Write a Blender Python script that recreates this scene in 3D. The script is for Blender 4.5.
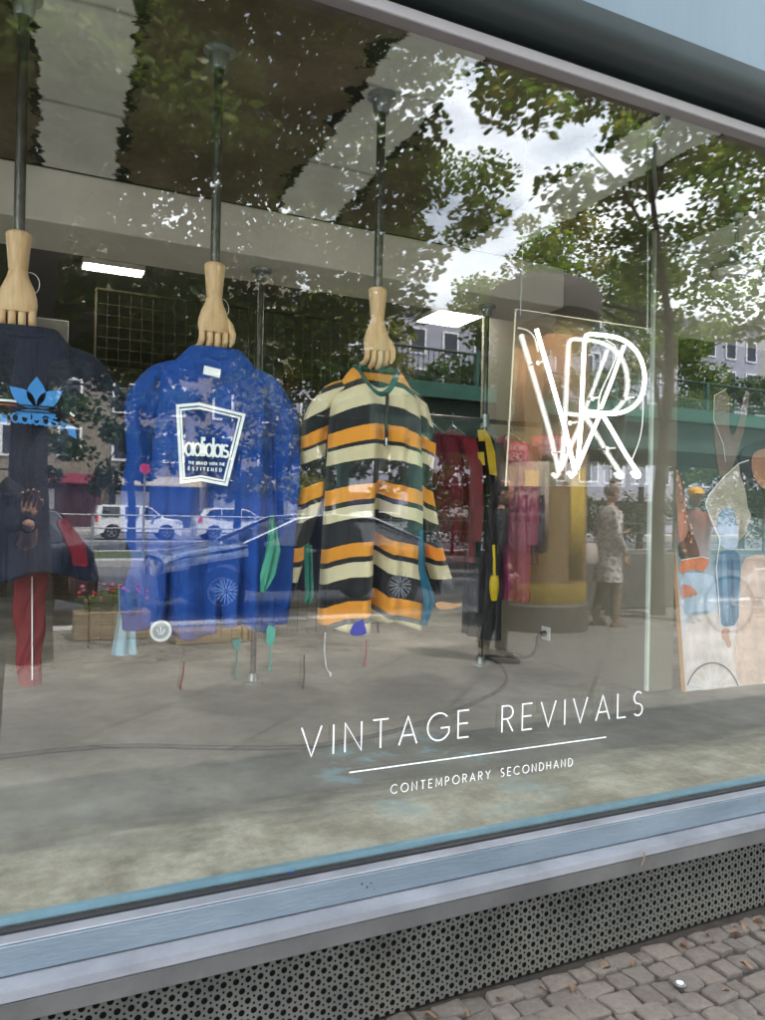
import bpy, bmesh, math, random
from mathutils import Vector, Matrix, Quaternion
from math import radians as R, sin, cos, pi, tan, sqrt
random.seed(7)
S = bpy.context.scene
COL = S.collection
for o in list(bpy.data.objects): bpy.data.objects.remove(o)

# ---------------------------------------------------------------- camera
FPX, PW, PH = 766.0, 765.0, 1020.0
CAM = Vector((0, -1.89, 1.35))
yaw, pitch, roll = R(25.5), R(.3), R(1.15)
Fv = Vector((sin(yaw)*cos(pitch), cos(yaw)*cos(pitch), sin(pitch)))
Rv = Fv.cross(Vector((0,0,1))).normalized(); Uv = Rv.cross(Fv)
R2 = Rv*cos(roll)+Uv*sin(roll); U2 = Uv*cos(roll)-Rv*sin(roll)
cd = bpy.data.cameras.new('camera'); cam = bpy.data.objects.new('camera', cd); COL.objects.link(cam)
cd.sensor_width = 36; cd.lens = 36*FPX/PH; cd.clip_start = .02; cd.clip_end = 600
m3 = Matrix((R2, U2, -Fv)).transposed(); cam.matrix_world = Matrix.Translation(CAM) @ m3.to_4x4()
S.camera = cam
# ---------------------------------------------------------------- light and exposure
SUN_EL, SUN_AZ = R(58), R(28)          # the sun stands behind the shop building
w = bpy.data.worlds.new('World'); S.world = w; w.use_nodes = True
nt = w.node_tree; bg = nt.nodes['Background']
sky = nt.nodes.new('ShaderNodeTexSky'); sky.sky_type = 'NISHITA'; sky.sun_disc = False
sky.sun_elevation = SUN_EL; sky.sun_rotation = SUN_AZ; sky.air_density = 1.2; sky.dust_density = 2.0
tc = nt.nodes.new('ShaderNodeTexCoord'); mp = nt.nodes.new('ShaderNodeMapping'); mp.inputs['Scale'].default_value = (1,1,2.6)
nz = nt.nodes.new('ShaderNodeTexNoise'); nz.inputs['Scale'].default_value = 2.3; nz.inputs['Detail'].default_value = 9; nz.inputs['Roughness'].default_value = .58
rp = nt.nodes.new('ShaderNodeValToRGB'); rp.color_ramp.elements[0].position = .36; rp.color_ramp.elements[1].position = .64
mx = nt.nodes.new('ShaderNodeMix'); mx.data_type = 'RGBA'
nt.links.new(tc.outputs['Generated'], mp.inputs['Vector']); nt.links.new(mp.outputs[0], nz.inputs['Vector'])
nt.links.new(nz.outputs[0], rp.inputs[0]); nt.links.new(rp.outputs[0], mx.inputs[0])
nt.links.new(sky.outputs[0], mx.inputs[6]); mx.inputs[7].default_value = (18.0, 18.8, 20, 1)
nt.links.new(mx.outputs[2], bg.inputs['Color'])
bg.inputs['Strength'].default_value = .15
sl = bpy.data.lights.new('sun', 'SUN'); sl.energy = 4.4; sl.angle = R(.6); sl.color = (1, .95, .87)
so = bpy.data.objects.new('sun', sl); COL.objects.link(so)
sd = Vector((sin(SUN_AZ)*cos(SUN_EL), cos(SUN_AZ)*cos(SUN_EL), sin(SUN_EL)))
so.rotation_euler = sd.to_track_quat('Z', 'Y').to_euler(); so.location = (0, 0, 30)
S.view_settings.view_transform = 'Standard'; S.view_settings.look = 'None'
S.view_settings.gamma = 1; S.view_settings.use_curve_mapping = False
S.view_settings.exposure = 2.1
S.render.engine = 'CYCLES'
S.cycles.use_denoising = True
S.cycles.max_bounces = 9; S.cycles.diffuse_bounces = 4; S.cycles.glossy_bounces = 4
S.cycles.transparent_max_bounces = 16; S.cycles.sample_clamp_indirect = 6
S.cycles.caustics_reflective = False; S.cycles.caustics_refractive = False

def ray(px, py): return Fv + R2*((px-PW/2)/FPX) - U2*((py-PH/2)/FPX)
def at(px, py, y):
    v = ray(px, py); return CAM + v*((y-CAM.y)/v.y)
def gz(px, py, z):
    v = ray(px, py); return CAM + v*((z-CAM.z)/v.z)
def rat(px, py, y):                 # where a thing in the street stands that the pane mirrors
    p = at(px, py, y); return Vector((p.x, -p.y, p.z))

# ---------------------------------------------------------------- materials
def mat(name, col, rough=.7, metal=0, ns=6, na=.12, bump=0, bs=None, spec=.5, coat=0, stretch=None, col2=None, detail=6, wrinkle=0):
    m = bpy.data.materials.new(name); m.use_nodes = True; t = m.node_tree; b = t.nodes['Principled BSDF']
    b.inputs['Roughness'].default_value = rough; b.inputs['Metallic'].default_value = metal
    b.inputs['Specular IOR Level'].default_value = spec; b.inputs['Coat Weight'].default_value = coat
    tcn = t.nodes.new('ShaderNodeTexCoord'); src = tcn.outputs['Object']
    if stretch:
        q = t.nodes.new('ShaderNodeMapping'); q.inputs['Scale'].default_value = stretch; t.links.new(src, q.inputs['Vector']); src = q.outputs[0]
    n = t.nodes.new('ShaderNodeTexNoise'); n.inputs['Scale'].default_value = ns; n.inputs['Detail'].default_value = detail; n.inputs['Roughness'].default_value = .62
    t.links.new(src, n.inputs['Vector'])
    r = t.nodes.new('ShaderNodeValToRGB')
    r.color_ramp.elements[0].position = .3; r.color_ramp.elements[1].position = .7
    c2 = col2 or [min(1, c*(1+na)) for c in col]; c1 = [c*(1-na) for c in col] if not col2 else col
    r.color_ramp.elements[0].color = (*c1, 1); r.color_ramp.elements[1].color = (*c2, 1)
    t.links.new(n.outputs[0], r.inputs[0]); t.links.new(r.outputs[0], b.inputs['Base Color'])
    if bump:
        n2 = t.nodes.new('ShaderNodeTexNoise'); n2.inputs['Scale'].default_value = bs or ns*8; n2.inputs['Detail'].default_value = 4
        t.links.new(src, n2.inputs['Vector'])
        bp = t.nodes.new('ShaderNodeBump'); bp.inputs['Strength'].default_value = bump; bp.inputs['Distance'].default_value = .01
        t.links.new(n2.outputs[0], bp.inputs['Height']); t.links.new(bp.outputs[0], b.inputs['Normal'])
    if wrinkle:
        q = t.nodes.new('ShaderNodeMapping'); q.inputs['Scale'].default_value = (1,1,.4); t.links.new(tcn.outputs['Object'], q.inputs['Vector'])
        n3 = t.nodes.new('ShaderNodeTexNoise'); n3.inputs['Scale'].default_value = 11; n3.inputs['Detail'].default_value = 3; n3.inputs['Distortion'].default_value = 1.2; t.links.new(q.outputs[0], n3.inputs['Vector'])
        b2 = t.nodes.new('ShaderNodeBump'); b2.inputs['Strength'].default_value = wrinkle; b2.inputs['Distance'].default_value = .035
        t.links.new(n3.outputs[0], b2.inputs['Height'])
        if bump: t.links.new(b2.outputs[0], bp.inputs['Normal'])
        else: t.links.new(b2.outputs[0], b.inputs['Normal'])
    return m
def emit(name, col, s):
    m = bpy.data.materials.new(name); m.use_nodes = True; b = m.node_tree.nodes['Principled BSDF']
    b.inputs['Base Color'].default_value = (*col, 1); b.inputs['Emission Color'].default_value = (*col, 1); b.inputs['Emission Strength'].default_value = s
    return m
def pane_mat(name, f0, tint=(1,1,1), rough=0):
    m = bpy.data.materials.new(name); m.use_nodes = True; t = m.node_tree
    for n in list(t.nodes): t.nodes.remove(n)
    out = t.nodes.new('ShaderNodeOutputMaterial'); mixn = t.nodes.new('ShaderNodeMixShader')
    tr = t.nodes.new('ShaderNodeBsdfTransparent'); tr.inputs[0].default_value = (*tint, 1)
    gl = t.nodes.new('ShaderNodeBsdfGlossy'); gl.inputs['Roughness'].default_value = rough; gl.inputs[0].default_value = (1,1,1,1)
    lw = t.nodes.new('ShaderNodeLayerWeight'); lw.inputs['Blend'].default_value = .5
    p = t.nodes.new('ShaderNodeMath'); p.operation = 'POWER'; p.inputs[1].default_value = 4.2
    q = t.nodes.new('ShaderNodeMath'); q.operation = 'MULTIPLY_ADD'; q.inputs[1].default_value = 1-f0; q.inputs[2].default_value = f0
    t.links.new(lw.outputs['Facing'], p.inputs[0]); t.links.new(p.outputs[0], q.inputs[0]); t.links.new(q.outputs[0], mixn.inputs[0])
    t.links.new(tr.outputs[0], mixn.inputs[1]); t.links.new(gl.outputs[0], mixn.inputs[2]); t.links.new(mixn.outputs[0], out.inputs[0])
    return m
class T:                                # small node helper
    def __init__(s, name):
        s.m = bpy.data.materials.new(name); s.m.use_nodes = True; s.t = s.m.node_tree; s.b = s.t.nodes['Principled BSDF']
    def n(s, typ, ins=None, **kw):
        o = s.t.nodes.new(typ)
        for k, v in kw.items(): setattr(o, k, v)
        for k, v in (ins or {}).items():
            if isinstance(v, bpy.types.NodeSocket): s.t.links.new(v, o.inputs[k])
            else: o.inputs[k].default_value = v
        return o
    def math(s, op, a, b=0, c=0, clamp=False):
        o = s.n('ShaderNodeMath', {0: a, 1: b, 2: c}, operation=op); o.use_clamp = clamp; return o.outputs[0]
    def noise(s, vec, sc, det=5, ro=.6): return s.n('ShaderNodeTexNoise', {'Vector': vec, 'Scale': sc, 'Detail': det, 'Roughness': ro}).outputs[0]
    def mix(s, f, a, b, mode='MIX'):
        o = s.n('ShaderNodeMix', {0: f}, data_type='RGBA', blend_type=mode)
        for i, v in ((6, a), (7, b)):
            if isinstance(v, bpy.types.NodeSocket): s.t.links.new(v, o.inputs[i])
            else: o.inputs[i].default_value = (*v, 1)
        return o.outputs[2]
    def ramp(s, f, stops, interp='LINEAR'):
        o = s.n('ShaderNodeValToRGB', {0: f}); cr = o.color_ramp; cr.interpolation = interp
        while len(cr.elements) > 1: cr.elements.remove(cr.elements[0])
        cr.elements[0].position = stops[0][0]; cr.elements[0].color = (*stops[0][1], 1)
        for p, c in stops[1:]:
            e = cr.elements.new(p); e.color = (*c, 1)
        return o.outputs[0]
    def obj(s): return s.n('ShaderNodeTexCoord').outputs['Object']
    def bump(s, h, st=.3, d=.01):
        o = s.n('ShaderNodeBump', {'Height': h, 'Strength': st, 'Distance': d}); s.t.links.new(o.outputs[0], s.b.inputs['Normal'])
    def set(s, name, v):
        if isinstance(v, bpy.types.NodeSocket): s.t.links.new(v, s.b.inputs[name])
        else: s.b.inputs[name].default_value = v
g1 = lambda v: (v, v, v)

# ---------------------------------------------------------------- mesh collector
class MB:
    def __init__(s): s.v = []; s.f = []; s.uv = None
    def add(s, vs, fs):
        k = len(s.v); s.v += [tuple(v) for v in vs]; s.f += [tuple(i+k for i in f) for f in fs]; return s
    def box(s, c, d, rot=None, bev=0):
        x, y, z = d[0]/2, d[1]/2, d[2]/2
        if bev:
            b = min(bev, x*.9, y*.9, z*.9); vs = []
            P = []
            for sx in (-1,1):
                for sy in (-1,1):
                    for sz in (-1,1):
                        P += [(sx*(x-b), sy*(y-b), sz*z), (sx*(x-b), sy*y, sz*(z-b)), (sx*x, sy*(y-b), sz*(z-b))]
            bm = bmesh.new(); [bm.verts.new(p) for p in P]; bmesh.ops.convex_hull(bm, input=bm.verts)
            bm.verts.index_update(); vs = [v.co.copy() for v in bm.verts]; fs = [[v.index for v in f.verts] for f in bm.faces]; bm.free()
        else:
            vs = [Vector((i*x, j*y, k*z)) for i in (-1,1) for j in (-1,1) for k in (-1,1)]
            fs = [(0,1,3,2),(4,6,7,5),(0,4,5,1),(2,3,7,6),(0,2,6,4),(1,5,7,3)]
        if rot is not None: vs = [rot @ v for v in vs]
        return s.add([v+Vector(c) for v in vs], fs)
    def rings(s, rings, caps=True, closed=True):
        n = len(rings[0]); k = len(s.v)
        for r in rings: s.v += [tuple(p) for p in r]
        for i in range(len(rings)-1):
            for j in range(n if closed else n-1):
                a = k+i*n+j; b = k+i*n+(j+1) % n
                s.f.append((a, b, b+n, a+n))
        if caps:
            s.f.append(tuple(k+j for j in reversed(range(n)))); q = k+(len(rings)-1)*n; s.f.append(tuple(q+j for j in range(n)))
        return s
    def tube(s, pts, r, n=10, caps=True, flat=1, loop=False):
        pts = [Vector(p) for p in pts]; rr = r if isinstance(r, (list, tuple)) else [r]*len(pts)
        rings = []; up = None
        for i, p in enumerate(pts):
            if loop: d = pts[(i+1) % len(pts)]-pts[i-1]
            else: d = pts[min(i+1, len(pts)-1)]-pts[max(i-1, 0)]
            d.normalize()
            if up is None: up = Vector((0,0,1)) if abs(d.z) < .9 else Vector((0,1,0))
            a = d.cross(up)
            if a.length < 1e-4: a = d.orthogonal()
            a.normalize(); up = a.cross(d)
            rings.append([p+a*(rr[i]*cos(2*pi*j/n))+up*(rr[i]*flat*sin(2*pi*j/n)) for j in range(n)])
        if loop: rings.append(rings[0]); return s.rings(rings, False)
        return s.rings(rings, caps)
    def cyl(s, a, b, r0, r1=None, n=16): return s.tube([a, b], [r0, r0 if r1 is None else r1], n)
    def lathe(s, prof, c=(0,0,0), n=24, caps=True):
        c = Vector(c); return s.rings([[c+Vector((r*cos(2*pi*j/n), r*sin(2*pi*j/n), z)) for j in range(n)] for r, z in prof], caps)
    def ell(s, c, r, n=12, m=8, rot=None):
        rg = []
        for i in range(m+1):
            th = pi*(.02+.96*i/m)
            ring = [Vector((r[0]*sin(th)*cos(2*pi*j/n), r[1]*sin(th)*sin(2*pi*j/n), -r[2]*cos(th))) for j in range(n)]
            if rot is not None: ring = [rot @ v for v in ring]
            rg.append([v+Vector(c) for v in ring])
        return s.rings(rg)
    def prism(s, poly, o, u, v, t):      # outline poly in the plane o,u,v given depth vector t
        o, u, v, t = Vector(o), Vector(u), Vector(v), Vector(t); n = len(poly)
        vs = [o+u*a+v*b for a, b in poly]+[o+u*a+v*b+t for a, b in poly]
        return s.add(vs, [tuple(range(n)), tuple(reversed(range(n, 2*n)))]+[(i, i+n, (i+1) % n+n, (i+1) % n) for i in range(n)])
    def stroke(s, pl, o, u, v, wd, t, closed=False):    # a flat band along a 2D polyline
        o, u, v, t = Vector(o), Vector(u), Vector(v), Vector(t); n = len(pl); L = []; Q = []
        P = [Vector((a, b)) for a, b in pl]
        for i in range(n):
            if closed: d0 = P[i]-P[i-1]; d1 = P[(i+1) % n]-P[i]
            else: d0 = P[i]-P[i-1] if i else P[1]-P[0]; d1 = P[i+1]-P[i] if i < n-1 else d0
            d0 = d0.normalized() if d0.length > 1e-9 else d1.normalized(); d1 = d1.normalized() if d1.length > 1e-9 else d0
            nn = Vector((-(d0+d1).y, (d0+d1).x))
            nn = nn.normalized() if nn.length > 1e-6 else Vector((-d0.y, d0.x))
            k = min(1.6, 1/max(.3, nn.dot(Vector((-d0.y, d0.x)))))
            L.append(P[i]+nn*wd/2*k); Q.append(P[i]-nn*wd/2*k)
        w3 = lambda p: o+u*p.x+v*p.y
        k = len(s.v)
        for a, b in zip(L, Q): s.v += [tuple(w3(a)), tuple(w3(b)), tuple(w3(a)+t), tuple(w3(b)+t)]
        m = n if closed else n-1
        for i in range(m):
            a = k+4*i; b = k+4*((i+1) % n)
            s.f += [(a, a+1, b+1, b), (a+2, b+2, b+3, a+3), (a, b, b+2, a+2), (a+1, a+3, b+3, b+1)]
        if not closed:
            e = k+4*(n-1); s.f += [(k, k+2, k+3, k+1), (e, e+1, e+3, e+2)]
        return s
    def build(s, name, m, parent=None, smooth=35, recalc=True, loc=None):
        me = bpy.data.meshes.new(name); me.from_pydata(s.v, [], s.f)
        if recalc:
            bm = bmesh.new(); bm.from_mesh(me); bmesh.ops.recalc_face_normals(bm, faces=bm.faces); bm.to_mesh(me); bm.free()
        if smooth is not None:
            me.polygons.foreach_set('use_smooth', [True]*len(me.polygons)); me.set_sharp_from_angle(angle=R(smooth))
        if s.uv:
            ul = me.uv_layers.new(name='UVMap')
            for l in me.loops: ul.data[l.index].uv = s.uv[l.vertex_index]
        me.materials.append(m); me.update()
        o = bpy.data.objects.new(name, me); COL.objects.link(o)
        if parent: o.parent = parent
        if loc: o.location = loc
        return o
def tag(o, label=None, cat=None, group=None, kind=None):
    if label: o['label'] = label
    if cat: o['category'] = cat
    if group: o['group'] = group
    if kind: o['kind'] = kind
    return o
def thing(name, label, cat, loc=(0,0,0), rz=0, group=None):
    o = bpy.data.objects.new(name, None); COL.objects.link(o); o.location = loc; o.rotation_euler = (0, 0, rz); o.empty_display_size = .1
    return tag(o, label, cat, group)
def struct(mb, name, m, **k): return tag(mb.build(name, m, **k), kind='structure')
def dup(root, loc, rz=0, label=None):
    r = root.copy(); COL.objects.link(r); r.location = loc; r.rotation_euler = (0, 0, rz)
    if label: r['label'] = label
    for ch in root.children:
        c = ch.copy(); COL.objects.link(c); c.parent = r
        for g in ch.children:
            d = g.copy(); COL.objects.link(d); d.parent = c
    return r
# ---------------------------------------------------------------- stroke lettering, unit cap height
def arc(cx, cy, rx, ry, a0, a1, n=14): return [(cx+rx*cos(R(a0+(a1-a0)*i/n)), cy+ry*sin(R(a0+(a1-a0)*i/n))) for i in range(n+1)]
G = {
 'A': (.72, [[(0,0),(.36,1),(.72,0)], [(.13,.33),(.59,.33)]]), 'V': (.72, [[(0,1),(.36,0),(.72,1)]]),
 'I': (.0, [[(0,0),(0,1)]]), 'N': (.62, [[(0,0),(0,1),(.62,0),(.62,1)]]), 'T': (.6, [[(0,1),(.6,1)],[(.3,1),(.3,0)]]),
 'G': (.86, [arc(.48,.5,.48,.5,45,330,20)+[(.9,.45),(.55,.45)]]), 'E': (.46, [[(.46,1),(0,1),(0,0),(.46,0)],[(0,.52),(.42,.52)]]),
 'R': (.5, [[(0,0),(0,1),(.25,1)]+arc(.25,.75,.25,.25,90,-90,10)+[(0,.5)],[(.22,.5),(.5,0)]]),
 'L': (.44, [[(0,1),(0,0),(.44,0)]]), 'S': (.46, [arc(.23,.75,.22,.25,40,270,12)+arc(.23,.25,.24,.25,90,-140,12)]),
 'C': (.8, [arc(.48,.5,.48,.5,45,315,20)]), 'O': (.96, [arc(.48,.5,.48,.5,0,359,24)]), 'M': (.78, [[(0,0),(.04,1),(.39,.2),(.74,1),(.78,0)]]),
 'P': (.48, [[(0,0),(0,1),(.23,1)]+arc(.23,.74,.25,.26,90,-90,10)+[(0,.48)]]), 'Y': (.64, [[(0,1),(.32,.5),(.64,1)],[(.32,.5),(.32,0)]]),
 'D': (.66, [[(0,0),(0,1),(.2,1)]+arc(.2,.5,.46,.5,90,-90,14)+[(0,0)]]), 'H': (.6, [[(0,0),(0,1)],[(.6,0),(.6,1)],[(0,.5),(.6,.5)]]),
 'K': (.56, [[(0,0),(0,1)],[(.54,1),(0,.45)],[(.18,.6),(.56,0)]]), 'B': (.5, [[(0,0),(0,1),(.22,1)]+arc(.22,.76,.24,.24,90,-90,8)+[(0,.52)],[(.22,.52)]+arc(.24,.26,.26,.26,90,-90,8)+[(0,0)]]),
 'U': (.6, [[(0,1),(0,.3)]+arc(.3,.3,.3,.3,180,360,10)+[(.6,1)]]), 'W': (1, [[(0,1),(.25,0),(.5,.9),(.75,0),(1,1)]]), 'F': (.44, [[(.44,1),(0,1),(0,0)],[(0,.52),(.4,.52)]]),
 'a': (.66, [arc(.28,.33,.25,.31,0,359,22), [(.60,.70),(.60,-.02)]]), 'd': (.66, [arc(.28,.33,.25,.31,0,359,22), [(.6,1),(.6,-.02)]]),
 'i': (.2, [[(.1,.66),(.1,0)], [(.1,1.0),(.1,.80)]]), 's': (.46, [arc(.23,.49,.19,.15,35,270,10)+arc(.23,.18,.2,.16,90,-145,10)]),
}
def text_w(s, gap, space): return sum((G[c][0] if c != ' ' else space)+gap for c in s)-gap
def letters(mb, s, o, u, v, cap, wd, t, gap=.2, space=.5, width=None, xs=1):
    if width: gap = (width/cap/xs-sum(G[c][0] if c != ' ' else space for c in s))/(len(s)-1)
    x = 0; tn = Vector(t).normalized()*-.00025
    for ci, c in enumerate(s):
        if c != ' ':
            for j, pl in enumerate(G[c][1]): mb.stroke([((x+a)*cap*xs, b*cap) for a, b in pl], Vector(o)+tn*(j+3*(ci % 2)), u, v, wd, t)
            x += G[c][0]+gap
        else: x += space+gap
    return mb
# ================================================================ structure: ground, building
AX, AY, AZ = Vector((1,0,0)), Vector((0,1,0)), Vector((0,0,1))
m_steel = mat('galvanised steel', (.42,.46,.48), .35, .8, 30, .25, .1)
m_frame = mat('pale anodised aluminium', (.135,.18,.225), .42, .3, 5, .1, .12, 60, stretch=(.6,1,3), col2=(.215,.265,.315), detail=10)
m_frame2 = mat('light aluminium edge', (.125,.13,.145), .5, .2, 7, .06, .1, 80, stretch=(.8,1,2), col2=(.205,.21,.23), detail=10)
m_apron = mat('weathered grey sheet', (.075,.072,.072), .6, .1, 4, .15, .1, 50, col2=(.13,.125,.123), detail=10)
m_fascia = mat('pale blue fascia sheet', (.13,.175,.22), .35, .1, 2.2, .07, .03, stretch=(3,3,.6))
m_dark = mat('dark slate paint', (.014,.022,.025), .42, .0, 5, .15, .04, spec=.35)
m_black = mat('black rubber', (.012,.012,.013), .6)
m_white = mat('white wall paint', (.83,.80,.72), .85, 0, 3, .07, .15, 25)
m_wood = mat('pale turned wood', (.50,.31,.15), .5, 0, 7, .1, .06, 90, stretch=(7,7,.7), col2=(.68,.47,.26), detail=8)
m_plaster = mat('grey render', (.42,.41,.39), .9, 0, 2, .12, .2, 60)

# interior floor
t = T('stained screed floor'); ob = t.obj()
n1 = t.noise(ob, 1.6, 9, .65); n2 = t.noise(ob, 14, 6, .7); n3 = t.noise(t.n('ShaderNodeMapping', {'Vector': ob, 'Scale': (1,5,1)}).outputs[0], 3, 6)
c = t.ramp(n1, [(.32,(.10,.094,.082)), (.48,(.18,.170,.150)), (.58,(.25,.236,.208)), (.72,(.35,.33,.295))])
c = t.mix(t.math('MULTIPLY', n2, .5), c, (.34,.33,.30), 'OVERLAY')
sx = t.n('ShaderNodeSeparateXYZ', {0: ob})
yb = t.math('ADD', sx.outputs[1], t.math('MULTIPLY', t.math('SUBTRACT', n3, .5), .5))
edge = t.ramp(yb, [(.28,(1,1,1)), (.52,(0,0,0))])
lit_crust = t.ramp(t.noise(ob, 5.5, 12, .78), [(.38,(.25,.225,.17)), (.5,(.38,.345,.27)), (.62,(.54,.50,.41))])
c = t.mix(t.math('MULTIPLY', edge, .85), c, lit_crust)  # pale patchy crust; daylight beside the pane is put into its colour too
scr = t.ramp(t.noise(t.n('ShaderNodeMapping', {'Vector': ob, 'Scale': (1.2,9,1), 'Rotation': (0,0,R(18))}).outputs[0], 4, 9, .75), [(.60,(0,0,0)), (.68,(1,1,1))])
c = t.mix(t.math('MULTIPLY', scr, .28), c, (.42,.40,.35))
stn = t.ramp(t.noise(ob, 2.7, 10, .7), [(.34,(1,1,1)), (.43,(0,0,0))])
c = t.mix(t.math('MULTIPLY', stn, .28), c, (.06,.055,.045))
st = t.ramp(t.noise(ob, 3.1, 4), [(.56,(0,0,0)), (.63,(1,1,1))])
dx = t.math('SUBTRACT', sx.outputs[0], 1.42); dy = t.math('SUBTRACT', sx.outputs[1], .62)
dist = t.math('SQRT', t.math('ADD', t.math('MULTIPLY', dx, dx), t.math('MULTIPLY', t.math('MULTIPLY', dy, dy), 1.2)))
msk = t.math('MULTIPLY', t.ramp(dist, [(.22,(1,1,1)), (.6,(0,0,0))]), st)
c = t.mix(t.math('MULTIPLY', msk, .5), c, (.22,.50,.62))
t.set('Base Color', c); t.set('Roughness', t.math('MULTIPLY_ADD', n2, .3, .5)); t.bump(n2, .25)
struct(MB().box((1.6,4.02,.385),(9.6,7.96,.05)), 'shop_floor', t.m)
# concrete ceiling with bare strips of white paint between ragged black edges
t = T('raw ceiling'); ob = t.obj(); sx = t.n('ShaderNodeSeparateXYZ', {0: ob})
fr = t.math('PINGPONG', t.math('SUBTRACT', sx.outputs[0], t.math('MULTIPLY_ADD', sx.outputs[1], .05, .13)), .56)
strk = t.n('ShaderNodeMapping', {'Vector': ob, 'Scale': (1.6,2.4,1)}).outputs[0]
rag = t.math('SUBTRACT', t.noise(strk, 5.5, 10, .72), .5); rag2 = t.math('SUBTRACT', t.noise(strk, 1.3, 3), .5)
d = t.math('ADD', fr, t.math('ADD', t.math('MULTIPLY', rag, .15), t.math('MULTIPLY', rag2, .10)))
brown = t.ramp(t.noise(ob, 2.2, 9, .68), [(.3,(.085,.062,.040)), (.55,(.155,.120,.080)), (.72,(.24,.195,.14))])
line = t.ramp(t.math('PINGPONG', t.math('ADD', sx.outputs[1], t.math('MULTIPLY', rag2, .05)), .34), [(0,(1,1,1)), (.02,(0,0,0))])
brown = t.mix(t.math('MULTIPLY', line, .35), brown, (.16,.13,.10))
wcol = t.ramp(t.noise(ob, 5, 6), [(.3,(.72,.72,.68)), (.7,(.88,.88,.85))])
wcol = t.mix(t.math('MULTIPLY', line, .6), wcol, (.12,.11,.10))
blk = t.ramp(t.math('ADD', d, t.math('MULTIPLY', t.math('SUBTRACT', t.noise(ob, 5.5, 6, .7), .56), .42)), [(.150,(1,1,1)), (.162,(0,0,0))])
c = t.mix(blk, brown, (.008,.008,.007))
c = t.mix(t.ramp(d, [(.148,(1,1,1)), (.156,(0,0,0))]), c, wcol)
t.set('Base Color', c); t.set('Roughness', .85); t.bump(t.noise(ob, 30, 5), .3)
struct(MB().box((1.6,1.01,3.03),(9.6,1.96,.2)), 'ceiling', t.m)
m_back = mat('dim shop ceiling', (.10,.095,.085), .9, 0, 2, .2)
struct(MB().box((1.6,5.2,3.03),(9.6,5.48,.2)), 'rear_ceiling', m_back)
# brick lined back wall
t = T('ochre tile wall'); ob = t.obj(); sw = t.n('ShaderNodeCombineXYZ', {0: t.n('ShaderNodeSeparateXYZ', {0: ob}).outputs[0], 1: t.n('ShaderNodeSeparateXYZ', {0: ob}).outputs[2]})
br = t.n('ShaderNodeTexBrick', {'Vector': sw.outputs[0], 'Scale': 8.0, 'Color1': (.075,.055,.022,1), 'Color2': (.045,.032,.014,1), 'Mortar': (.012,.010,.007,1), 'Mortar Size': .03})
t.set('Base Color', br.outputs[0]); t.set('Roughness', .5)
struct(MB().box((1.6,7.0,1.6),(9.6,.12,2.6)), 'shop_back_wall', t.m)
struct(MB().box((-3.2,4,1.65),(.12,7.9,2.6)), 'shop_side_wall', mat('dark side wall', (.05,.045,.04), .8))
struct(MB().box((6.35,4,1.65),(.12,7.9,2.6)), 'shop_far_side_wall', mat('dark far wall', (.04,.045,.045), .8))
b = MB().box((0.01,2.225,2.805),(6.18,.45,.25),bev=.006); tag(b.build('ceiling_beam', m_white), 'long pale plastered beam crossing the whole shop under the brown ceiling', 'beam')
tag(MB().box((5.0,1.50,2.74),(2.6,.5,.42),bev=.006).build('ceiling_beam', m_white), 'short pale beam above the leaning photo board', 'beam')
tag(MB().box((3.9,.66,2.74),(.5,1.17,.42),bev=.006).build('ceiling_beam', m_white), 'pale beam running toward the pane behind the pendant lamp', 'beam')
m_pil = mat('beige pillar paint', (.20,.18,.14), .8, 0, 2.5, .12, .15, 20)
pl = thing('wall_partition', 'beige partition wall with a power socket, behind the neon letters', 'wall', (3.2,2.1,.41))
MB().box((0,0,1.26),(.19,1.72,2.52),bev=.004).build('wall', m_pil, pl)
MB().box((-.102,-.862,1.26),(.02,.022,2.5),bev=.003).build('corner_strip', mat('pale green trim', (.55,.60,.54), .4), pl)
sk = MB().box((-.1,.02,.19),(.012,.085,.085),bev=.004).build('socket_plate', mat('white plastic', (.75,.75,.73), .35), pl)
MB().lathe([(.001,-.0),(.019,0),(.02,.01),(.015,.035),(.001,.036)], n=18).build('plug', m_black, sk).matrix_local = Matrix.Translation((-.104,.02,.19)) @ Matrix.Rotation(-pi/2, 4, 'Y')
# the building above and around
bw = thing('shop_building', 'grey rendered building that the shop window belongs to', 'building', (0,0,0))
m_bld = m_plaster
MB().box((4,4.2,3.9),(40,8.0,1.0)).build('upper_wall', m_bld, bw)
MB().box((-9.8,4.2,1.7),(12.9,8.0,3.4)).build('lower_wall', m_bld, bw)
MB().box((15.3,4.2,1.7),(17.6,8.0,3.4)).build('lower_wall', m_bld, bw)
MB().box((1.6,7.6,1.7),(9.9,1.0,3.39)).build('rear_wall', m_bld, bw)
MB().box((1.6,4.05,.18),(9.8,7.9,.356)).build('plinth', m_bld, bw)
# shop window frame
wf = thing('shop_window', 'long shop window in a pale blue metal frame above a perforated plinth', 'window', (0,0,0))
X0, X1 = -3.3, 6.5; XC, XL = (X0+X1)/2, X1-X0
m_glass = pane_mat('plate glass', .057, (.97,.985,.975))
MB().box((XC,-.0,1.552),(XL-.1,.012,2.29)).build('pane', m_glass, wf, smooth=None)
MB().box((XC,-.004,.4095),(XL,.022,.007)).build('gasket', m_black, wf)
MB().box((XC,.026,.420),(XL-.1,.018,.016)).build('inner_bead', mat('pale blue glazing bead', (.17,.30,.38), .4, 0, 20, .1), wf)
MB().box((XC,-.026,.3695),(XL,.058,.069),bev=.004).build('frame_rail', m_frame, wf)
MB().box((XC,-.0355,.4055),(XL,.040,.005),bev=.002).build('rail_lip', m_frame2, wf)
sill = MB(); prof = [(-.05,.334),(-.098,.326),(-.104,.308),(-.05,.305)]
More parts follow.
